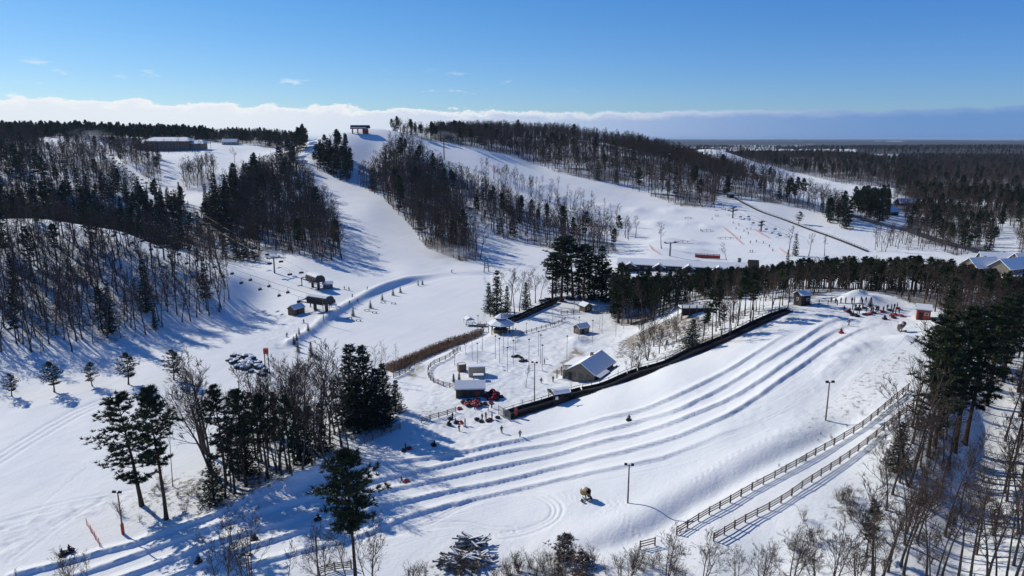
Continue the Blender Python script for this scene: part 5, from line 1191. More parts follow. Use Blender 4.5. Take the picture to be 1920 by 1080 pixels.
HATS = [cloth('hat_black', (.02,.02,.02)), cloth('hat_red', (.35,.04,.04)), cloth('hat_white', (.6,.6,.6)), cloth('hat_blue', (.04,.08,.25))]
def body_mesh(pz):
    me = bpy.data.meshes.new('body'); me.from_pydata([tuple(p) for p in pz], JE, []); o = bpy.data.objects.new('tmp', me); COL.objects.link(o)
    sk = o.modifiers.new('s', 'SKIN'); o.modifiers.new('d', 'SUBSURF').levels = 1
    for i, v in enumerate(me.skin_vertices[0].data): v.radius = (JR[i], JR[i]); v.use_root = i == 0
    dg = bpy.context.evaluated_depsgraph_get(); dg.update(); res = bpy.data.meshes.new_from_object(o.evaluated_get(dg)); bpy.data.objects.remove(o); res.name = 'body'
    res.materials.clear()
    for m in (JACK[0], TROU[0], M_SKIN): res.materials.append(m)
    for f in res.polygons:
        c = f.center; j = min(range(len(pz)), key=lambda k: (pz[k] - c).length - JR[k] * .5); n = JN[j]
        f.material_index = 2 if n in ('head', 'neck', 'nose') else 1 if n[:2] in ('pe', 'hi', 'kn', 'an', 'to') else 0; f.use_smooth = True
    return res
BODY = {k: body_mesh(v) for k, v in POSES.items()}
HATM = MB().lathe([(.125, -.05), (.13, .03), (.105, .10), (.05, .145), (.001, .15)], 10).mesh('hat', HATS[0], True)
BOOT = {}
pr = random.Random(21)
def person(x, y, z, rz, ps, label, group=None, jack=None, sc=None):
    o = tag(empty('person', (x, y, z), rz), label, 'person', group); s = sc or pr.uniform(.92, 1.04); o.scale = (s, s, s)
    b = link('body', BODY[ps], o)
    for i, m in enumerate((jack or pr.choice(JACK[:3] + JACK[:2] + JACK[4:6]), pr.choice(TROU))): b.material_slots[i].link = 'OBJECT'; b.material_slots[i].material = m
    h = link('hat', HATM, o); h.location = POSES[ps][4] + Vector((0, .02, .03)); h.material_slots[0].link = 'OBJECT'; h.material_slots[0].material = pr.choice(HATS)
    if ps == 'ski':
        for sx in (-1, 1):
            stick(o, 'ski', (sx * .13, .7, .02), (sx * .13, -.95, .02), .1, .03, M_DARK); stick(o, 'ski_pole', (sx * .34, -.38, .95), (sx * .42, .25, .15), .03, .03, M_DARK)
    return o
TUBE_B = (MB().torus(.38, .20, (0, 0, .20), 14, 8).mesh('ring', M_RUB, True), MB().lathe([(.30, .14), (.001, .14)], 12).mesh('seat', M_RUB))
TUBE_R = (MB().torus(.38, .20, (0, 0, .20), 14, 8).mesh('ring', M_RUBR, True), MB().lathe([(.30, .14), (.001, .14)], 12).mesh('seat', M_RUB))
def tube(x, y, z, red, label, group=None, sc=1.15, tilt=(0, 0)):
    T_ = TUBE_R if red else TUBE_B; o = tag(empty('snow_tube', (x, y, z), pr.uniform(0, 6.28), sc), label, 'snow tube', group)
    o.rotation_euler = (tilt[0], tilt[1], o.rotation_euler[2]); link('ring', T_[0], o); link('seat', T_[1], o)
    hm = MB(); 
    if 'H' not in BOOT: BOOT['H'] = MB().torus(.09, .018, (.50, 0, .30), 8, 4).mesh('handle', M_RED)
    link('handle', BOOT['H'], o); return o
def px_person(px, py, ps, label, group=None, jack=None, rz=None, sc=None):
    p = U(px, py); return person(p.x, p.y, p.z, pr.uniform(0, 6.28) if rz is None else rz, ps, label, group, jack, sc)
def px_tube(px, py, red, label, group=None, dz=0.0, tilt=(0, 0)):
    p = U(px, py); return tube(p.x, p.y, p.z + dz, red, label, group, 1.15, tilt)
def rider(px, py, red, label, jack=None, rz=None, group=None):
    p = U(px, py); rz = pr.uniform(0, 6.28) if rz is None else rz
    person(p.x, p.y, p.z + .16, rz, 'sit', label, group, jack, 1.0); tube(p.x, p.y, p.z, red, ('red' if red else 'black') + ' tube under the ' + ' '.join(label.replace('person', 'rider', 1).split()[:12]), None if group is None else 'tubes under ' + group)
px_person(848.5, 786, 'stand', 'person in dark clothes standing at the end of the straight rail fence', None, JACK[0])
px_tube(844, 786, False, 'black snow tube at the feet of the person by the straight rail fence')
px_person(872, 798, 'stand', 'person in dark clothes standing in sun at the edge of the grove shadow', None, JACK[1])
px_person(861, 809, 'walk', 'person in black carrying a tube in the grove shadow', None, JACK[0]); px_tube(864.5, 799, True, 'red snow tube carried by the person in the grove shadow', None, .75, (1.1, 0))
rider(842, 797, False, 'person seated on the snow in the grove shadow, leftmost of the two sitting', JACK[0]); rider(855, 794, False, 'person seated in the grove shadow, rightmost of the two sitting', JACK[2])
px_person(940.5, 812, 'walk', 'person in dark clothes walking alone below the conveyor entrance', None, JACK[0]); px_person(975, 820, 'reach', 'person in black standing right beside the uppermost lane', None, JACK[0])
px_person(922, 765, 'stand', 'person in dark clothes standing just right of the tube heap', None, JACK[2]); px_person(915.5, 770, 'reach', 'small person in brown between the tube heap and the conveyor', None, JACK[5], sc=.8)
px_person(890, 767, 'stand', 'person in black standing at the foot of the scattered tubes', None, JACK[0])
px_person(904, 787, 'stand', 'person in red jacket among the tubes near the conveyor entrance', None, JACK[3]); px_person(911, 786, 'reach', 'person in grey jacket in the middle of the group near the conveyor entrance', None, JACK[2]); px_person(922.5, 787, 'stand', 'person in black at the right of the group near the conveyor entrance', None, JACK[0])
for a, l in (((894, 787, False), 'black snow tube lying left of the group by the conveyor entrance'), ((902, 791, False), 'black snow tube in front of the person in red'), ((915, 790, False), 'black snow tube at the feet of the group by the conveyor'), ((919, 788, True), 'dark red snow tube beside the person in black by the conveyor'), ((933, 784, False), 'black snow tube alone next to the steel gate panels')): px_tube(*a, l)
px_person(1037, 716, 'stand', 'person in dark clothes at the corner of the chalet porch', None, JACK[5]); px_person(1015, 719, 'walk', 'person in orange-brown jacket by a pale snow heap near the chalet', None, JACK[6])
px_person(1021, 683, 'stand', 'person in dark clothes alone among the lamp posts', None, JACK[0])
px_person(753, 906, 'walk', 'person walking across a lane pulling a red tube', None, JACK[1], rz=1.6); px_tube(762, 904, True, 'red snow tube pulled by the person on the lane')
px_person(760.5, 844, 'stand', 'person in black standing between two tubes above the lanes', None, JACK[0]); px_tube(767, 842, True, 'red snow tube beside the person standing above the lanes'); px_tube(757, 846, False, 'black snow tube beside the person standing above the lanes')
rider(814, 836, False, 'person kneeling on a tube on the flat below the grove', JACK[0])
rider(1179, 789, False, 'person riding down the uppermost lane in the middle of the hill', JACK[2])
rider(596, 976, False, 'person riding a lane behind the arching bare tree', JACK[0]); rider(477, 1013, False, 'person riding a lane beside the large leafless tree', JACK[0]); rider(372, 1056, False, 'person riding the lane nearest the bottom edge', JACK[0])
rider(118, 1042, False, 'person riding at the lower left corner, front of two', JACK[0]); rider(132, 1035, False, 'person riding at the lower left corner, rear of two', JACK[1])
rider(1577, 625, True, 'person in dark red riding down near the hilltop', JACK[3]); px_person(1591, 611, 'walk', 'person in grey walking up between lanes below the crowd', None, JACK[2])
G1 = 'crowd at the top of the tubing hill'
for x, y in ((805,365),(895,345),(925,345),(965,350),(965,390),(1000,340),(1040,370),(1090,375),(1110,370),(1145,365),(1165,365),(1220,365),(1262,345),(1305,345),(1337,335),(1320,390),(1350,390),(1388,395),(985,270),(1035,270),(995,290)):
    px_person(1440 + x / 5.65, 520 + y / 5.65, pr.choice(['stand', 'stand', 'reach', 'walk']), 'person in winter clothes waiting in the crowd at the tubing hilltop', G1)
px_person(1440 + 1366 / 5.65, 520 + 331 / 5.65, 'stand', 'person in bright red jacket at the right of the hilltop crowd', None, JACK[3])
for x, y in ((668,262),(715,270),(770,270),(820,270),(887,270),(912,270)): px_person(1440 + x / 5.65, 520 + y / 5.65 + 1, 'stand', 'person standing in line between the hilltop hut and the crowd', 'queue by the hilltop fence')
for x, y, r_ in ((840,368,1),(935,347,0),(1050,398,1),(1080,393,1),(1120,383,0),(895,404,0),(945,414,0),(1020,400,0),(1215,370,1),(1285,352,0),(1310,412,1),(1330,433,0),(1410,414,1),(1345,400,1),(1020,330,0),(960,335,0),(1375,335,1)):
    px_tube(1440 + x / 5.65, 520 + y / 5.65, bool(r_), ('red' if r_ else 'black') + ' snow tube on the snow in the hilltop crowd', ('red' if r_ else 'black') + ' tubes in the hilltop crowd')
for x, y, l in ((862,372,'left of the hilltop crowd'),(895,408,'in front of the hilltop crowd'),(1235,445,'apart below the hilltop crowd'),(935,416,'beside another in front of the hilltop crowd')): rider(1440 + x / 5.65, 520 + y / 5.65, False, 'person seated on a tube ' + l, JACK[0])
# scattered tubes and the heap beside the green shed
for k in range(34):
    px, py = pr.gauss(889, 13), pr.gauss(757, 4.5)
    if py < 749: py = 749 + pr.random() * 4
    r_ = pr.random() < .55; px_tube(px, py, r_, ('red' if r_ else 'black') + ' snow tube scattered on the snow before the green shed', ('red' if r_ else 'black') + ' tubes before the green shed', pr.choice([0, 0, .25]), (pr.gauss(0, .2), pr.gauss(0, .2)))
hp = U(924, 745)
for k in range(46):
    a, q = pr.uniform(0, 6.28), pr.random() ** .6 * 2.3; z = max(0, (2.3 - q)) * pr.uniform(.1, .95); r_ = pr.random() < .45
    tube(hp.x + q * math.cos(a), hp.y + q * math.sin(a), hp.z + z, r_, ('red' if r_ else 'black') + ' snow tube in the tall heap right of the green shed', ('red' if r_ else 'black') + ' tubes of the tall heap', 1.15, (pr.gauss(0, .7), pr.gauss(0, .7)))
G3 = 'skiers around the lower lift stations'
for x, y in ((570,1050),(1110,665),(1325,655),(1213,800),(1112,825),(1057,655),(1150,745)): px_person(480 + x / 6.354, 440 + y / 6.354, 'ski', 'skier in dark clothes on the flat near the lift stations', G3)
px_person(847, 511, 'ski', 'lone skier at the foot of the main run by the pond bank'); px_person(538, 632, 'ski', 'lone skier below the brown lift shed')
for x, y in ((375,395),(395,395),(330,430),(570,475),(632,495),(690,565),(723,545),(765,540),(738,595),(760,695),(828,685),(975,740),(1012,785),(757,800),(785,800),(650,640),(205,560),(400,255),(460,295),(480,330),(860,560),(910,700),(600,540)): px_person(1280 + x / 6, 340 + y / 6, 'ski', 'tiny skier on the wide right-hand slope', 'skiers on the right-hand slope')
# children's tubes lined up amid the lamp posts
for x, y in ((690,620),(705,618),(722,616),(740,612),(757,618),(770,628),(790,655),(805,662),(830,662),(770,668)): px_tube(840 + x / 5.647, 560 + y / 5.647, False, 'black snow tube in the row among the lamp posts', 'tubes among the lamp posts', 0, (pr.choice([0, .9]), 0))

# ------------------------------------------------------------------ lamp posts and floodlight poles
def lamp_parts(h):
    return (MB().tube([(0,0,-.4),(0,0,h)], [.075,.055], 6).mesh('pole', M_STEEL), MB().lathe([(.05,h-.05),(.30,h+.05),(.32,h+.12),(.10,h+.32),(.001,h+.34)], 8).mesh('lamp_head', M_DARK))
LP = lamp_parts(6.0); k = 0
for x, y0, y1 in ((320,190,420),(365,315,555),(257,400,650),(313,480,700),(503,405,640),(545,430,680),(588,380,585),(635,320,500),(630,525,780),(692,450,700),(716,330,565),(738,340,470),(830,265,385),(857,440,690),(958,355,605),(980,395,690),(998,500,760),(1258,405,645),(1385,205,430),(1528,240,470),(1776,180,405),(1630,155,370),(1606,140,325),(1858,125,320),(1333,45,215),(1107,100,290)):
    p = U(840 + x / 5.647, 560 + y1 / 5.647); h = (y1 - y0) / 5.647 * depth(p) / FPX / .95
    o = tag(empty('lamp_post', p, 0), 'slim grey lamp post in the snowy village clearing', 'lamp post', 'village lamp posts'); o.scale = (1, 1, h / 6.0); link('pole', LP[0], o); link('lamp_head', LP[1], o)
for px, py, yt, lb, red in ((1548,788,720,'tall floodlight pole on the upper tubing slope',0),(1177,943,873,'floodlight pole with two lamps near the snow gun',0),(1002,754,684,'floodlight pole behind the conveyor shelter',0),(231,1001,924,'floodlight pole with red padded foot beside the left grove',1),(598,1100,1004,'plain dark pole at the bottom edge left of the lone pine',2),(470,1100,1040,'floodlight pole behind the leafless tree at the bottom edge',0),(607,602,562,'slim pole on the bank below the lift station',2)):
    p = U(px, py); h = (py - yt) * depth(p) / FPX / .9; t = tag(empty('floodlight_pole', p, pr.uniform(-.3, .3)), lb, 'pole')
    part(t, 'pole', MB().tube([(0,0,-.5),(0,0,h)], [.15,.10], 8), M_WOOD)
    if red != 2:
        part(t, 'crossarm', MB().box((0,0,h-.1), (1.3,.1,.1)), M_STEEL)
        for s in (-1, 1): part(t, 'floodlight', MB().box((s*.55,-.15,h+.12), (.48,.35,.42), rx=-.5), M_DARK)
    if red == 1: part(t, 'padding', MB().tube([(0,0,0),(0,0,1.9)], .26, 8), M_RED)

# ------------------------------------------------------------------ snow guns
def snow_gun(px, py, rz, label, m, s=1.0):
    t = tag(empty('snow_gun', U(px, py), rz, s), label, 'snow gun')
    part(t, 'base', MB().bar((-1.1,0,.15),(1.1,0,.15),.16).bar((0,-1.2,.15),(0,.9,.15),.16).bar((0,0,.15),(0,0,1.2),.2), M_STEEL)
    part(t, 'barrel', MB().lathe([(.02,-1.0),(.5,-1.0),(.68,-.85),(.66,.2),(.52,.9),(.44,.9),(.5,.2),(.02,.1)], 14), m).matrix_local = Matrix.Translation((0,0,1.7)) @ Matrix.Rotation(R(62), 4, 'X')
    part(t, 'motor', MB().box((0,-.1,1.65), (.45,.7,.45)), M_DARK); part(t, 'control_box', MB().box((.75,.1,.9), (.5,.4,.9)), m)
    part(t, 'snow_cover', MB().lathe([(.72,-.5),(.74,.3),(.5,.6),(.001,.75)], 10), M_SNOW).matrix_local = Matrix.Translation((0,.25,1.9)) @ Matrix.Rotation(R(12), 4, 'X') @ Matrix.Scale(.75, 4)
    for x in (-1, 1): part(t, 'wheel', MB().torus(.26,.1,(0,0,0),10,6), M_RUB).matrix_local = Matrix.Translation((x*.9,-.3,.34)) @ Matrix.Rotation(R(90), 4, 'Y')
snow_gun(1098, 938, .5, 'ochre fan snow gun plastered with snow on the open slope', M_YEL, 1.0); snow_gun(1690, 622, 2, 'snow gun caked with snow below the red hut', M_WOOD, 1.0)

# ------------------------------------------------------------------ ski lifts
def tower(px, py, yt, label, az, arms=1, wood=False):
    p = U(px, py); h = (py - yt) * depth(p) / FPX / .97; t = tag(empty('lift_tower', p, az), label, 'lift tower')
    if wood:
        for s in (-1, 1): part(t, 'leg', MB().bar((s*1.2,0,-.5),(s*.7,0,h),.35), M_DWOOD)
        for z in (.35,.65,.97): part(t, 'brace', MB().bar((-1.2+.5*z,0,h*z),(1.2-.5*z,0,h*z),.25), M_DWOOD)
        return p, h
    part(t, 'mast', MB().tube([(0,0,-.5),(0,0,h)], [.42,.28], 10), M_DARK)
    for k in range(arms):
        part(t, 'crossarm', MB().box((0,0,h-.3-k*2.2), (6.4,.4,.4)), M_DARK)
        for s in (-1, 1): part(t, 'sheave', MB().box((s*2.9,0,h-.1-k*2.2), (.35,2.8,.5)).box((s*2.9,0,h+.5-k*2.2), (.12,1.6,.12)), M_DARK)
    part(t, 'ladder', MB().box((0,-.5,h*.5), (.4,.08,h)), M_STEEL)
    return p, h
CH = (MB().box((0,0,-2.3), (2.2,.5,.1)).mesh('seat', M_DARK), MB().box((0,.3,-1.95), (2.2,.08,.7)).mesh('backrest', M_DARK), MB().bar((0,0,0),(0,.4,-1.2),.08).bar((-1.1,.3,-1.4),(1.1,.3,-1.4),.08).bar((0,.4,-1.2),(0,.3,-1.5),.08).mesh('hanger', M_STEEL))
def chairline(pts, n, label, group, gauge=2.9):
    """two cables with chairs hung along them, through the tower tops"""
    for s in (-1, 1):
        path = []
        for i, (a, b) in enumerate(zip(pts[:-1], pts[1:])):
            d = (b - a); nrm = Vector((-d.y, d.x, 0)).normalized() * gauge * s
            for k in range(8): u = k / 8; path.append(a.lerp(b, u) + nrm - Vector((0,0, .02 * d.length * 4 * u * (1-u) * .5)))
        path.append(pts[-1] + nrm)
        t = tag(MB().tube(path, .05, 4).build('lift_cable', M_DARK), label + (', uphill side' if s > 0 else ', downhill side'), 'cable')
        ch_ = resample(path, max(6, sum((b-a).length for a, b in zip(path[:-1], path[1:])) / n))[1:-1]; az = math.atan2((pts[-1]-pts[0]).y, (pts[-1]-pts[0]).x) - R(90)
        for c in ch_:
            o = tag(empty('lift_chair', c, az), 'empty chair hanging from the ' + group.replace('chairs of the ', ''), 'chair', group)
            for nm, m in zip(('seat','backrest','hanger'), CH): link(nm, m, o)
def top(p, h, dz=.3): return Vector((p.x, p.y, p.z + h + dz - .3))
azL = heading((595, 540), (300, 380)) - R(90)
tL = [tower(*a, azL) for a in ((515,512,483,'lift tower with wide crossarm nearest the lower lift stations'),(345,404,383,'lift tower on the gully snow left of the dark spur'),(277,372,344,'lift tower higher up the far left lift line'))]
def term(px, py, az, label, s=1.0, m=M_DARK, stripe=None, round_=False):
    t = tag(empty('lift_station', U(px, py), az, s), label, 'lift station')
    body = [(-2.2,3.6),(2.2,3.6),(2.4,4.6),(2.0,5.8),(1.0,6.4),(-1.0,6.4),(-2.0,5.8),(-2.4,4.6)]
    part(t, 'housing', MB().prism(body, -5, 5), m)
    part(t, 'snow_cover', MB().prism([(-1.9,6.0),(-.95,6.45),(.95,6.45),(1.9,6.0),(1.2,6.75),(-1.2,6.75)], -4.8, 4.8), M_SNOW)
    for y in (-3.0, 3.0): part(t, 'support', MB().box((0,y,1.6), (.9,.9,4.2)), m)
    for x in (-2.7, 2.7): part(t, 'rail_beam', MB().box((x,2.5,3.6), (.3,13,.35)), m)
    for y in (8.2, -3.2): part(t, 'cross_beam', MB().box((0,y,3.95), (5.6,.3,.3)), m)
    for x in (-2.7, 2.7): part(t, 'post', MB().box((x,8.2,1.6), (.3,.3,4.4)), m)
    part(t, 'wheel', MB().torus(2.2,.12,(0,-3.6,3.3),18,6), M_STEEL)
    if stripe:
        for x in (-2.42, 2.42): part(t, 'stripe', MB().box((x,0,4.6), (.08,9.9,.7)), stripe)
    for k in range(4): window(t, (-2.45, -3 + k * 2, 5.1), .9, .6, (-1, 0), M_DARK)
    return t
t1 = U(596, 541); t2 = U(606, 583)
term(592, 541, azL, 'farther lower lift station, dark frame with chairs on its near side'); term(602, 584, azL + .35, 'nearer lower lift station with snow-topped dark housing')
p = U(676, 250); st = tag(empty('hilltop_station', p, .06), 'long low lift station with dark rounded roof and red and white front on the skyline', 'lift station')
arc = [(3.6 * math.cos(t), 5.0 + 2.6 * math.sin(t)) for t in [math.pi * i / 10 for i in range(11)]]; RX = Matrix.Rotation(R(90), 4, 'Z')
part(st, 'roof', MB().prism(arc + [(-3.7, 4.6), (3.7, 4.6)], -9, 9, RX), M_DARK); part(st, 'front_panel', MB().box((-1.5, -3.75, 5.2), (15, .12, 1.0)), M_WHITE); part(st, 'stripe', MB().box((-1.5, -3.78, 4.3), (15, .14, .8)), M_RED)
for x in (-7.5, -2.5, 2.5, 6.5): part(st, 'support', MB().box((x, 0, 1.9), (.9, 1.6, 5.6)), M_DARK)
part(st, 'operator_cabin', MB().box((5.0, -1, 2.0), (5, 4, 4.6)), M_RED); part(st, 'snow_cover', MB().prism([(-1.6, 7.42), (0, 7.62), (1.6, 7.42), (1.4, 7.75), (-1.4, 7.75)], -8.6, 8.6, RX), M_SNOW)
for k in range(3): window(st, (3.6 + k * 1.4, -3.03, 3.0), .9, 1.0, (0, -1), M_DARK)
chairline([Vector((t1.x,t1.y,t1.z+4)), top(*tL[0]), top(*tL[1]), top(*tL[2]), U(165,268) + Vector((0,0,9))], 34, 'cable of the far left chairlift', 'chairs of the far left chairlift')
k1 = tower(308, 486, 462, 'lift tower half hidden in the hollow behind the knoll', azL); 
chairline([Vector((t2.x,t2.y,t2.z+4)), top(*k1), U(60,425) + Vector((0,0,14))], 16, 'cable of the chairlift over the left knoll', 'chairs of the chairlift over the left knoll')
azR = heading((833, 296), (1374, 408)) - R(90)
tR = [tower(*a, azR, 2) for a in ((833,300,262,'tall double-armed lift tower near the hilltop'),(1374,409,390,'double-armed lift tower on the shaded lower slope'),(1427,434,416,'double-armed lift tower beside the orange netting'))]
chairline([U(745,250) + Vector((0,0,8)), top(*tR[0])], 3, 'cable from the hilltop to the first tower', 'chairs of the upper hill chairlift')
chairline([U(1200,345) + Vector((0,0,16)), top(*tR[1]), top(*tR[2]), U(1500,462) + Vector((0,0,5))], 12, 'cable of the right-hand chairlift', 'chairs of the right-hand chairlift')
tower(912, 510, 486, 'dark timber frame tower at the pond end', .2, 1, True); tower(1256, 480, 455, 'slim lift tower on the lower right slope', .3); tower(1655, 300, 292, 'tiny lift tower on the bare far ridge', .3); tower(848, 262, 240, 'lift tower at the hilltop wood', azR)
p = U(621, 576); sb = tag(empty('sign_board', p, -.1), 'dark brown notice board on posts beside the lift station', 'board')
for x in (-1.8,0,1.8): part(sb, 'post', MB().box((x,0,1.4), (.16,.16,3.8)), M_WOOD)
for x in (-.95,.95): part(sb, 'panel', MB().box((x,-.12,2.3), (1.75,.08,1.9)), M_RWOOD)
p = U(625, 582); cn = tag(empty('canopy', p, .3), 'small white snow-topped canopy by the notice board', 'canopy')
part(cn, 'roof', MB().prism([(-1.6,2.2),(0,3.0),(1.6,2.2)], -1.4, 1.4), M_SNOW)
for x in (-1.4,1.4):
    for y in (-1.2,1.2): part(cn, 'leg', MB().box((x,y,.8), (.09,.09,2.9)), M_STEEL)
p = U(615, 540); cn = tag(empty('lift_hut', p, .2), 'low snow-roofed control hut beside the farther lift station', 'hut'); gable(cn, 4, 3, 2, 2.8, M_WOOD, .3, .2); window(cn, (0,-1.53,1.2), 1.2, .8, (0,-1))
p = U(503, 716); tw = tag(empty('lattice_tower', p, .3), 'slim lattice tower with a small red box on top in the left grove', 'tower'); h = (716 - 652) * depth(p) / FPX
for x in (-.6,.6):
    for y in (-.6,.6): part(tw, 'leg', MB().bar((x,y,-.4),(x*.7,y*.7,h-1.2),.13), M_DWOOD)
for k in range(6):
    z = h * (k + .5) / 7; part(tw, 'brace', MB().bar((-.6,-.6,z),(.6,-.6,z+.9),.08).bar((.6,.6,z),(-.6,.6,z+.9),.08), M_DWOOD)
part(tw, 'box', MB().box((0,0,h-.5), (1.3,1.3,1.4)), M_RED)
p = U(950, 252, 500); ms = tag(empty('radio_mast', p), 'thin radio mast rising above the ridge trees', 'mast'); h = (252 - 219) * depth(p) / FPX
part(ms, 'pole', MB().tube([(0,0,0),(0,0,h)], .35, 6), M_STEEL); part(ms, 'antenna', MB().box((0,0,h-1.5), (5,1,1.2)).box((0,0,h-4), (4,1,1)), M_STEEL)

# ------------------------------------------------------------------ cars in the shade
def car(px, py, rz, m, label, i):
    t = tag(empty('parked_car', U(px, py) + Vector((0,0,.02)), rz), label, 'car')
    part(t, 'body', MB().prism([(-2.15,.35),(2.15,.35),(2.2,.75),(1.25,.95),(.75,1.0),(-2.1,.98),(-2.2,.7)], -.86, .86), m)
    part(t, 'cabin', MB().prism([(-2.05,.98),(.85,.98),(.25,1.55),(-1.75,1.6)], -.76, .76), M_GLASS); part(t, 'roof', MB().box((-.75,0,1.60), (1.95,1.46,.08)), m); part(t, 'snow_cover', MB().box((-.75,0,1.70), (1.8,1.36,.12)), M_SNOW)
    for x in (-1.35,1.35):
        for y in (-.84,.84): 
            o = part(t, 'wheel', MB().lathe([(.14,-.1),(.33,-.1),(.33,.1),(.14,.1)], 10), M_RUB); o.matrix_local = Matrix.Translation((x,y,.33)) @ Matrix.Rotation(R(90), 4, 'X')
    for y in (-.6,.6): part(t, 'headlight', MB().box((2.17,y,.68), (.08,.34,.16)), M_WHITE)
MC = [mat('car_silver', (.35,.36,.38), .35, .4), mat('car_black', (.02,.02,.022), .3), mat('car_navy', (.02,.03,.06), .3), mat('car_white', (.7,.7,.7), .35), mat('car_red', (.4,.02,.025), .35)]
for i, (px, py, m, l) in enumerate(((1020,568,0,'silver car at the upper end of the boardwalk'),(1030,565,1,'black car next to the silver one by the boardwalk'),(1048,564,2,'dark blue car in the sun right of the boardwalk end'),(1066,561,1,'black car at the left under the big black conifers'),(1086,560,2,'dark blue car in the middle under the big black conifers'),(1106,559,1,'black car at the right under the big black conifers'),(1134,565,1,'dark car in shade right of the conifer clump'),(1154,581,4,'bright red car at the end of the short fence'),(1165,581,3,'white car right behind the red car'),(1147,581,0,'grey car just left of the red car'))):
    car(px, py, pr.uniform(-.4, .4) + (1.2 if i in (3,4,5) else 0), MC[m], l, i)

# ------------------------------------------------------------------ heaps: snow-dusted boulders, brush pile, benches, reeds, nets
def blob(seed, r):
    bm = bmesh.new(); bmesh.ops.create_icosphere(bm, subdivisions=2, radius=r); rg = random.Random(seed)
    for v in bm.verts: v.co *= 1 + .35 * mnoise.noise(v.co * 1.1 + Vector((seed, 0, 0))); v.co.z *= .75
    m = bpy.data.meshes.new('boulder'); 
    for f in bm.faces: f.material_index = 1 if f.normal.z > .62 else 0
    bm.to_mesh(m); bm.free(); m.materials.append(M_DARKROCK); m.materials.append(M_SNOW); return m
M_DARKROCK = mat('rock_dark', (.06,.06,.065), .85, noise=(1.5, (.035,.035,.04)))
BL = [blob(i, 1.0) for i in range(5)]
RP = [(428,672),(500,690),(500,700),(478,703),(440,690)]
n = 0
while n < 46:
    px, py = pr.uniform(428, 505), pr.uniform(668, 704)
    if not inpoly(px, py, [(427,671),(440,668),(465,666),(490,680),(508,690),(508,705),(478,703),(436,692)]): continue
    p = U(px, py); s = pr.uniform(.55, 1.2); o = tag(link('boulder', pr.choice(BL)), 'dark snow-dusted boulder in the heap beside the left grove', 'boulder', 'boulders heaped by the grove'); o.location = (p.x, p.y, p.z + s * .25 + pr.uniform(0, .5)); o.rotation_euler = (0, 0, pr.uniform(0, 6.28)); o.scale = (s * 1.15, s, s); n += 1
M_GREYLOG = mat('wood_grey_dead', (.22,.19,.17), .9, noise=(3, (.11,.095,.085)))
def brush(px, py, n, rad, hh, label):
    p = U(px, py); t = tag(empty('brush_pile', p), label, 'brush pile')
    lm = MB().tube([(-1,0,0),(-.3,.05,.03),(.4,-.04,.0),(1,.03,.04)], [.1,.09,.075,.05], 6).mesh('log', [M_GREYLOG]); sm = MB().bar((-.9,0,.09),(.9,0,.08),.12,.05).mesh('snow_cover', M_SNOW)
    for k in range(n):
        a, q = pr.uniform(0, 6.28), pr.random() ** .7 * rad; z = max(.05, (1 - (q / rad) ** 2)) * hh * pr.random() ** .5; L = pr.uniform(1.0, 2.0)
        o = link('log', lm, t); o.location = (q * math.cos(a), q * math.sin(a) * .62, z + .1); o.rotation_euler = (pr.gauss(0, .3), pr.gauss(.04, .16), pr.gauss(.1, .42) + (pr.uniform(0, 3) if k % 6 == 0 else 0)); o.scale = (L * 1.35, 1.9, 1.9)
        if k % 3: c = link('snow_cover', sm, o)
brush(876, 1056, 110, 3.3, 1.15, 'big pile of grey cut branches dusted with snow at the bottom edge'); brush(884, 1026, 34, 1.5, 1.4, 'small heap of grey branches behind the big brush pile')
for px, py in ((655,598),(672,602),(688,583),(702,587),(718,568),(738,570),(1560,0)):
    if py: 
        p = U(px, py); t = tag(empty('log_bench', p + Vector((0,0,.1)), pr.uniform(-.3,.6)), 'low snow-covered log bench on the ice near the tiny spruces', 'bench', 'log benches on the pond')
        part(t, 'seat', MB().box((0,0,.42), (2.2,.45,.12)), M_WOOD); part(t, 'snow_cover', MB().box((0,0,.52), (2.1,.4,.08)), M_SNOW)
        for x in (-.8,.8): part(t, 'leg', MB().box((x,0,.1), (.2,.4,.55)), M_WOOD)
rp = [(722,692),(760,676),(800,658),(840,642),(880,630),(908,620),(900,632),(860,648),(800,672),(755,692),(735,700)]
rm = TM(); rg = random.Random(8); n = 0
while n < 4800:
    px, py = rg.uniform(720, 910), rg.uniform(618, 702)
    if not inpoly(px, py, rp): continue
    p = U(px, py); h = rg.uniform(.7, 2.1); rm.sliver(p, p + Vector((rg.gauss(0,.25), rg.gauss(0,.25), h)), .06, rg); n += 1
    q = p + Vector((rg.gauss(0,.2), rg.gauss(0,.2), h * .8)); rm.sliver(q, q + Vector((rg.gauss(0,.12), rg.gauss(0,.12), .45)), .1, rg)
tag(link('reed_bed', rm.mesh('reed_bed', [M_REED])), 'dry tan reeds along the edge of the frozen pond', None, None, 'stuff')
def net(pix, label, h=1.1, rmin=60):
    pts = resample([U(*p, rmin) for p in pix], 3.0); o0 = pts[0]; t = tag(empty('safety_net', o0), label, 'net'); mb = MB()
    for i, (a, b) in enumerate(zip(pts[:-1], pts[1:])):
        la, lb = a - o0, b - o0
        for z in (.1,.35,.6,.85,1.1): mb.bar(la + Vector((0,0,z*h)), lb + Vector((0,0,z*h)), .03, .05 if h < 1.5 else .05)
    part(t, 'netting', mb, M_ORNET)
    for p in pts: stick(t, 'post', p - o0 - Vector((0,0,.3)), p - o0 + Vector((0,0,h+.3)), .08, .08, M_ORNET)
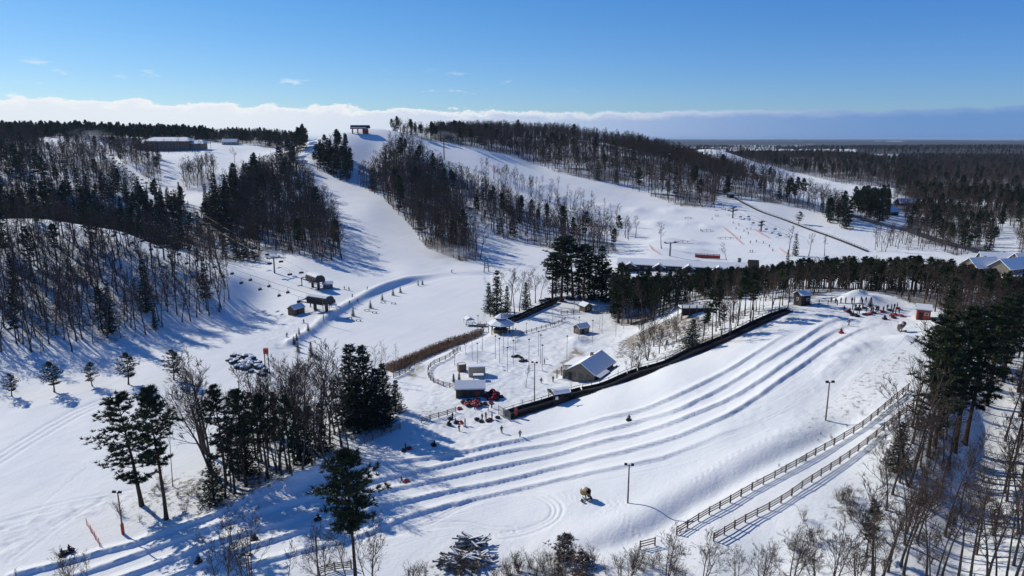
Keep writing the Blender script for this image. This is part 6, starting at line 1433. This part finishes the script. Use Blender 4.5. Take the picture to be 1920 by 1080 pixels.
for a, l in ((((1357,428),(1372,440),(1392,459)),'orange safety net across the wide right-hand slope'),(((1414,431),(1428,440),(1442,447)),'orange safety net below the double-armed tower'),(((1462,468),(1470,474),(1482,482)),'orange safety net at the meadow corner'),(((1218,462),(1224,470),(1238,478)),'orange safety net near the lodge roof'),(((905,302),(925,316),(940,330)),'orange safety net along the upper right-hand run'),(((1150,398),(1155,404),(1162,405)),'orange safety net around a jump'),(((163,985),(175,1005),(190,1028)),'faded orange net at the lower left by the padded pole')): net(a, l)
# terrain-park features: dark rails on the slope
for px, py, L, l in ((1360,448,11,'long dark bent rail feature on the slope'),(1325,434,9,'dark curved rail feature high on the slope'),(1280,455,10,'slender arched rail feature near the lone tree'),(1290,410,6,'short dark box feature on the slope')):
    p = U(px, py); t = tag(empty('slope_rail', p, .1), l, 'rail feature')
    part(t, 'top', MB().bar((-L/2,0,.6),(0,0,1.2),.5,.15).bar((0,0,1.2),(L/2,0,.7),.5,.15), M_WOOD)
    for x in (-L*.3, 0, L*.3): part(t, 'leg', MB().box((x,0,.4), (.15,.3,1.3)), M_DARK)
# snow-making mist drifting over the runs
def mist(px, py, d, label, dens, rmin=60, up=1.0):
    p = U(px, py, rmin); bm = bmesh.new(); bmesh.ops.create_icosphere(bm, subdivisions=3, radius=1); m = bpy.data.meshes.new('snow_mist'); bm.to_mesh(m); bm.free()
    mt = bpy.data.materials.new('snow_mist'); mt.use_nodes = True; nt = mt.node_tree; nt.nodes.clear()
    tcn = nd(nt, 'ShaderNodeTexCoord'); ns = nd(nt, 'ShaderNodeTexNoise', {'Vector': tcn.outputs['Object'], 'Scale': 2.2, 'Detail': 3.0}); ln = nd(nt, 'ShaderNodeVectorMath', {0: tcn.outputs['Object']}, operation='LENGTH')
    den = mth(nt, 'MULTIPLY', mth(nt, 'MULTIPLY', mapr(nt, ln.outputs['Value'], .15, 1.0, 1.0, 0.0), mapr(nt, ns.outputs[0], .35, .7)), dens)
    pv_ = nd(nt, 'ShaderNodeVolumePrincipled', {'Color': (.95,.96,.98,1), 'Density': den}); nd(nt, 'ShaderNodeOutputMaterial', {'Volume': pv_.outputs[0]})
    m.materials.append(mt); o = link('snow_mist', m); o.location = p + Vector((0,0,d[2]*.5*up)); o.scale = d; tag(o, label, None, None, 'stuff')
mist(850, 482, (26,16,5), 'thin snow-gun mist at the foot of the middle wood', .10); mist(815, 262, (34,20,8), 'snow-gun mist by the hilltop wood', .07); mist(365, 355, (22,16,9), 'snow-gun mist beside the far left clump', .07); mist(170, 262, (30,20,10), 'snow-gun mist at the top of the far left lift', .05)
# clear winter air with a little haze
mt = bpy.data.materials.new('haze_air'); mt.use_nodes = True; nt = mt.node_tree; nt.nodes.clear()
pv_ = nd(nt, 'ShaderNodeVolumePrincipled', {'Color': (.50,.70,1.0,1), 'Density': 2.6e-5, 'Anisotropy': .2}); nd(nt, 'ShaderNodeOutputMaterial', {'Volume': pv_.outputs[0]})
zlo = float(T.min()) - 1.5
hz = MB().box((0, 0, (zlo + 136) / 2), (64000, 64000, 136 - zlo)).build('haze', mt); tag(hz, 'faint blue haze lying over the land', None, None, 'stuff')

# ------------------------------------------------------------------ labels: alike neighbours told apart by their order
by = {}
for o in SC.objects:
    if o.parent is None and o.get('group') and o.get('label'): by.setdefault((o['group'], o['label']), []).append(o)
ORD = ['leftmost', 'second from left', 'third from left', 'fourth from left', 'fifth from left', 'sixth from left', 'seventh from left', 'eighth from left', 'ninth from left']
for (g, l), os_ in list(by.items()):
    if len(os_) <= 18 or len(l.split()) > 12: continue
    q = [(proj(o.location.x, o.location.y, o.location.z), o) for o in os_]; xs = sorted(p[0] for p, o in q); n = len(q)
    if 'pond' in l: pass
    cols = 3 if n < 60 else 5; nm = ['left', 'middle', 'right'] if cols == 3 else ['far left', 'left centre', 'middle', 'right centre', 'far right']
    for c in range(cols):
        lo, hi = xs[n * c // cols], xs[n * (c + 1) // cols - 1]; m = sorted((p[1], i, o) for i, (p, o) in enumerate(q) if lo <= p[0] <= hi)
        h = len(m) // 2 if len(m) > 18 else 0
        for k, (y, i, o) in enumerate(m):
            o['label'] = l + ', ' + nm[c] + (('' if not h else ' rear' if k < h else ' front')) + ' part'
by = {}
for o in SC.objects:
    if o.parent is None and o.get('group') and o.get('label'): by.setdefault((o['group'], o['label']), []).append(o)
for (g, l), os_ in by.items():
    n = len(os_)
    if not 2 <= n <= 18: continue
    os_.sort(key=lambda o: proj(o.location.x, o.location.y, o.location.z)[0])
    for i, o in enumerate(os_):
        w = ORD[i] if i < min(9, (n + 1) // 2) else ORD[n - 1 - i].replace('left', 'right') if n - 1 - i < 9 else None
        if w and len(l.split()) + 3 <= 16: o['label'] = l + ', ' + w
